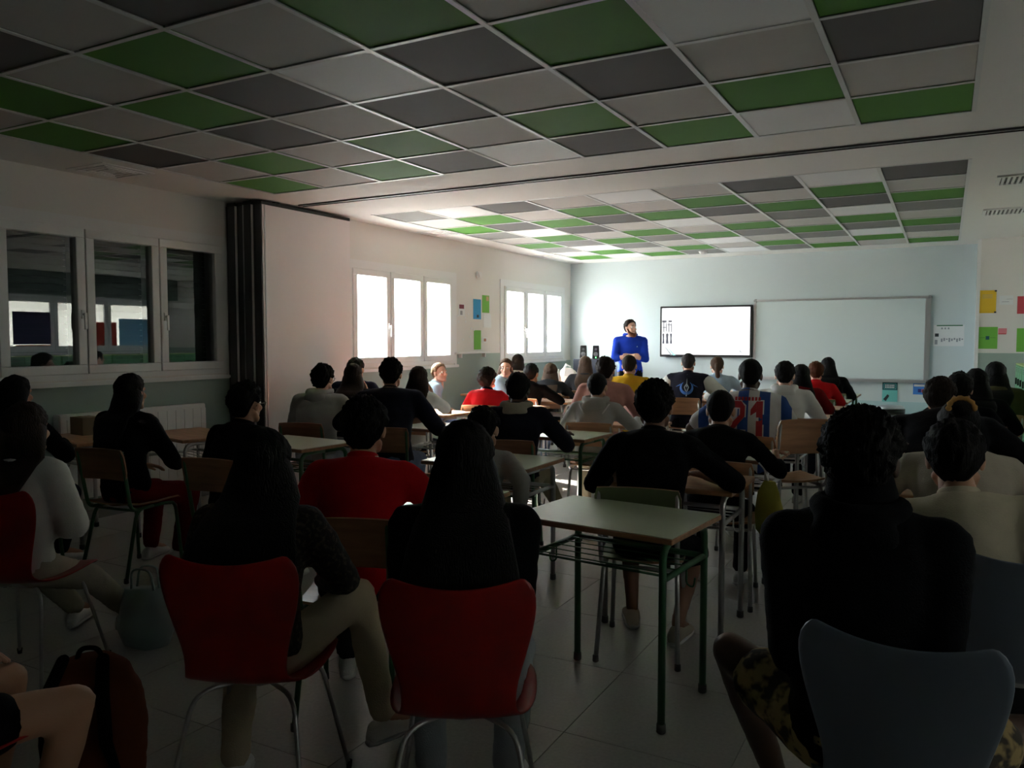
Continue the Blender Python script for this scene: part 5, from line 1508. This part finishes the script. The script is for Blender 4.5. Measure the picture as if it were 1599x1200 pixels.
for (kind, x, y, rot, who) in (
    ('dg', -1.155, 3.00, -6, None), ('dw', -1.20, 3.94, 0, 'P25'), ('dx', -1.20, 4.99, 0, 'P28'), ('dw', -1.22, 6.22, 0, 'P29'), ('dw', -1.25, 7.72, 0, 'P30'), ('dw', -1.25, 8.80, 0, 'P31'), ('dx', -1.30, 9.87, 0, 'P32'), ('dg', -1.30, 10.98, 0, 'P33'),
    ('dg', -2.56, 5.40, -2, 'P20'), ('dw', -2.40, 6.38, 0, 'P23'), ('dw', -2.80, 7.42, 0, 'P22'), ('dw', -3.06, 8.42, 0, 'P24'), ('dw', -2.55, 9.28, 0, 'P26'), ('dw', -2.52, 10.40, 0, 'P27'),
    ('dx', -3.55, 5.40, 0, 'P12'), ('dw', -4.40, 6.42, -4, 'P13'), ('dw', -4.02, 7.32, 0, 'P15'), ('dw', -4.48, 5.22, 0, 'P10'), ('dw', -4.05, 8.33, 0, 'P18'), ('dw', -4.46, 9.24, 0, 'P19'), ('dw', -4.40, 9.96, 0, 'P21'), ('dw', -5.10, 10.08, 0, 'P17'),
    ('dw', -5.16, 8.95, 0, 'P14'), ('dg', -3.95, 4.08, -4, 'P5'), ('dw', -4.98, 4.08, -12, 'P4'), ('dw', -5.46, 3.56, -6, 'P3'), ('dg', -2.12, 2.98, 0, 'P8'), ('dx', -2.34, 4.06, 0, 'P9'),
    ('dw', 0.04, 4.26, 0, 'P36'), ('dw', -0.06, 5.62, 0, 'P37'), ('dw', 0.06, 6.66, 0, 'P38'), ('dw', 0.02, 7.56, 0, 'P39'), ('dw', 0.3, 8.86, 0, 'P40')):
    place(kind, x, y, R(rot), ('%s in front of %s' % (DTXT[kind], SHORT[who])) if who else 'empty pale green desk with beech edges and a green frame in the aisle', 'school desks')

# ================================================================ SMALL THINGS
# steel pedal bin under the teal poster
t = thing('waste_bin', 'round steel waste bin with a dark swing lid under the teal poster', 'bin', (-0.63, 11.75, 0))
BIN = mat('bin_steel', (0.50, 0.53, 0.57), 0.3, metal=0.75)
def lathe(name, prof, m, parent, n=28, loc=None, caps=True):
    bm = nb(); loft(bm, [(V((0, 0, z)), V((r, 0, 0)), V((0, r, 0))) for z, r in prof], n, caps); o = obj(name, bm, m, parent, smooth=True)
    if loc:
        o.location = loc
    return o
lathe('drum', [(0.0, 0.150), (0.02, 0.155), (0.45, 0.172)], BIN, t)
lathe('lid_ring', [(0.45, 0.176), (0.515, 0.182), (0.52, 0.17)], BLACK, t)
lathe('lid', [(0.515, 0.172), (0.545, 0.168), (0.56, 0.14), (0.565, 0.05)], BIN, t)
# speaker pair on a dark cabinet in the corner, bag and bottle
t = thing('media_cabinet', 'dark blue-black media cabinet in the corner holding the speakers', 'cabinet', (-5.05, 12.05, 0))
bm = nb(); box(bm, -0.27, 0.27, -0.22, 0.25, 0.05, 1.13); bmesh.ops.bevel(bm, geom=list(bm.edges), offset=0.006, segments=1, affect='EDGES'); obj('body', bm, mat('cabinet_navy', (0.015, 0.02, 0.035), 0.4), t)
for s in (-1, 1):
    bm = nb(); box(bm, *sorted((s * 0.262, s * 0.004)), -0.235, -0.22, 0.07, 1.11); d = obj('door', bm, MATS['cabinet_navy'], t)
    bm = nb(); box(bm, s * 0.03 - 0.006, s * 0.03 + 0.006, -0.25, -0.235, 0.5, 0.62); obj('handle', bm, STEEL, d)
bm = nb(); box(bm, -0.25, 0.25, -0.2, 0.23, 0, 0.05); obj('plinth', bm, BLACK, t)
for (dx, nm) in ((-0.14, 'nearer the window'), (0.08, 'with a green power light, nearer the teacher')):
    t = thing('loudspeaker', 'small black desktop speaker on the corner cabinet, ' + nm, 'speaker', (-5.05 + dx, 11.95, 1.131), 0.35)
    bm = nb(); box(bm, -0.058, 0.058, -0.06, 0.07, 0, 0.215)
    for v in bm.verts:
        if v.co.z > 0.1:
            v.co.x *= 0.82; v.co.y += 0.01
    bmesh.ops.bevel(bm, geom=list(bm.edges), offset=0.006, segments=2, affect='EDGES'); obj('housing', bm, BLACK, t)
    for z, r in ((0.075, 0.036), (0.155, 0.02)):
        bm = nb()
        loft(bm, [(V((0, -0.058 - a, z)), V((q, 0, 0)), V((0, 0, q))) for a, q in ((0, r), (0.006, r), (0.007, r * 0.85), (0.002, r * 0.4), (0.006, r * 0.2))], 20)
        obj('driver_cone', bm, mat('speaker_cone', (0.10, 0.10, 0.11), 0.35), t, smooth=True)
    if dx > 0:
        bm = nb(); box(bm, -0.008, 0.008, -0.064, -0.058, 0.014, 0.03); obj('power_light', bm, mat('green_led', (0.02, 0.2, 0.02), 0.4, emit=((0.1, 1.0, 0.2), 2.0)), t)
q = _ray(885, 600, 1, 9.85)
t = thing('paper_bag', 'crumpled white paper bag standing on the desk near the speakers', 'bag', (-4.60, 10.04, 0.741))
bm = nb()
loft(bm, [(V((0.01 * math.sin(z * 9), 0.02 * z, z)), V((w, 0, 0)), V((0, d_, 0))) for z, w, d_ in ((0, 0.13, 0.08), (0.1, 0.145, 0.09), (0.2, 0.14, 0.08), (0.27, 0.11, 0.05), (0.31, 0.06, 0.02))], 14)
for v in bm.verts:
    v.co += V((noise.noise(v.co * 13), noise.noise(v.co * 11 + V((3, 0, 0))), 0)) * 0.03
obj('bag_body', bm, PWHITE, t)
bm = nb(); limb(bm, [(-0.05, 0, 0.29), (-0.02, 0, 0.36), (0.04, 0.01, 0.33)], [0.02, 0.015, 0.008], n=8); obj('twisted_neck', bm, PWHITE, t)
def bottle(name, label, loc, h, r, m, capm):
    t = thing(name, label, 'bottle', loc)
    lathe('bottle_body', [(0, r * 0.9), (0.01, r), (h * 0.62, r), (h * 0.72, r * 0.85), (h * 0.85, r * 0.4), (h * 0.92, r * 0.36)], m, t, 18)
    lathe('cap', [(h * 0.92, r * 0.44), (h, r * 0.42)], capm, t, 14)
q = _ray(872, 594, 1, 9.7)
bottle('cleaner_bottle', 'slim white bottle beside the crumpled paper bag', (-4.62, 9.79, 0.741), 0.30, 0.035, WHITEM, WHITEM)
CLEAR = mat('clear_blue_plastic', (0.45, 0.62, 0.75), 0.15)
bottle('water_bottle', 'bluish clear water bottle on the desk in front of the mustard sweater', (-2.88, 8.5, 0.741), 0.25, 0.036, CLEAR, PBLUE)
# yellow bag hanging on the black T-shirt boy's desk
t = thing('drawstring_bag', 'yellow-green cloth bag hanging from the chair of the boy in the black T-shirt', 'bag', (-0.80, 4.30, 0.40))
bm = nb()
loft(bm, [(V((0, 0, z)), V((w, 0, 0)), V((0, d_, 0))) for z, w, d_ in ((0, 0.02, 0.03), (0.04, 0.065, 0.05), (0.14, 0.075, 0.05), (0.24, 0.06, 0.03), (0.30, 0.03, 0.015))], 14)
for v in bm.verts:
    v.co += V((noise.noise(v.co * 15), noise.noise(v.co * 14 + V((5, 0, 0))), 0)) * 0.02
obj('pouch', bm, cloth('lime', (0.42, 0.40, 0.08)), t, smooth=True)
tubeo('cord', [(0, 0, 0.29), (-0.03, 0.02, 0.36), (-0.06, 0.03, 0.39)], 0.004, CL['white'], t, 6)
# cardboard box on the desk by the window
t = thing('cardboard_box', 'small brown box on the desk of the student with a dark bob', 'box', (-5.62, 3.66, 0.741), -0.1)
bm = nb(); box(bm, -0.09, 0.09, -0.07, 0.07, 0, 0.13); obj('carton', bm, mat('cardboard', (0.22, 0.16, 0.10), 0.8, var=0.1), t)
bm = nb(); box(bm, -0.09, 0.09, -0.012, 0.012, 0.13, 0.1315); obj('tape', bm, WOODEDGE, t)
# notebooks and papers on a few desks
def book(label, x, y, rz, w, d, h, m, name='notebook'):
    t = thing(name, label, 'notebook', (x, y, 0.741), rz)
    bm = nb(); box(bm, -w, w, -d, d, 0, h); obj('cover', bm, m, t)
    bm = nb(); box(bm, -w + 0.004, w + 0.001, -d + 0.004, d - 0.004, h * 0.15, h * 0.85); obj('pages', bm, PWHITE, t)
book('open white worksheet on the desk of the boy in the piped grey hoodie', -2.20, 6.34, 0.2, 0.105, 0.148, 0.006, PWHITE, 'worksheet')
book('pink notebook on the desk of the boy in the piped grey hoodie', -2.48, 6.50, -0.3, 0.08, 0.11, 0.012, PPINK)
book('white worksheet on the sunlit desk', -4.20, 6.42, 0.1, 0.105, 0.148, 0.004, PWHITE, 'worksheet')
book('blue notebook on the desk of the boy in the navy sweater', -3.36, 5.52, 0.15, 0.09, 0.12, 0.014, PBLUE)
# pale bag on the floor at the left
t = thing('shopping_bag', 'pale teal plastic bag on the floor behind the girl in the white blouse', 'bag', (-3.30, 2.42, 0), 0.3)
bm = nb()
loft(bm, [(V((0.0, 0.0, z)), V((w, 0, 0)), V((0, d_, 0))) for z, w, d_ in ((0, 0.12, 0.07), (0.08, 0.14, 0.09), (0.2, 0.13, 0.08), (0.27, 0.10, 0.05))], 16)
for v in bm.verts:
    v.co += V((noise.noise(v.co * 13), noise.noise(v.co * 12 + V((4, 0, 0))), 0)) * 0.025
obj('sack', bm, mat('pale_teal_film', (0.33, 0.42, 0.42), 0.3), t, smooth=True)
for s in (-1, 1):
    tubeo('handle', bend([(-0.06, s * 0.02, 0.26), (-0.05, s * 0.03, 0.37), (0.05, s * 0.03, 0.37), (0.06, s * 0.02, 0.26)], 0.04), 0.006, MATS['pale_teal_film'], t, 6)
# dark red-brown backpack on the floor at the near left
t = thing('backpack', 'dark red-brown backpack standing on the floor beside the bare knee', 'backpack', (-2.40, 1.56, 0), R(35))
BPM = cloth('rust', (0.16, 0.045, 0.02))
bm = nb()
loft(bm, [(V((0, 0.0, z)), V((w, 0, 0)), V((0, d_, 0))) for z, w, d_ in ((0.0, 0.13, 0.08), (0.03, 0.16, 0.105), (0.2, 0.165, 0.115), (0.32, 0.15, 0.10), (0.40, 0.115, 0.075), (0.43, 0.06, 0.04))], 22)
meobj('main_bag', remesh(bm, 0.016, 4, 0.006, 9), BPM, t)
bm = nb(); ell(bm, (0, 0.10, 0.16), (0.12, 0.05, 0.12)); meobj('front_pocket', remesh(bm, 0.014, 3, 0.004, 12), BPM, t)
tubeo('carry_loop', bend([(-0.04, -0.02, 0.41), (-0.03, -0.02, 0.46), (0.03, -0.02, 0.46), (0.04, -0.02, 0.41)], 0.03), 0.008, CL['black'], t)
for s_ in (-1, 1):
    bm = nb(); limb(bm, [(s_ * 0.06, -0.07, 0.44), (s_ * 0.08, -0.135, 0.36), (s_ * 0.09, -0.14, 0.2), (s_ * 0.11, -0.09, 0.05)], [0.02, 0.022, 0.02, 0.012], n=8, flat=0.4); obj('strap', bm, CL['black'], t, smooth=True)
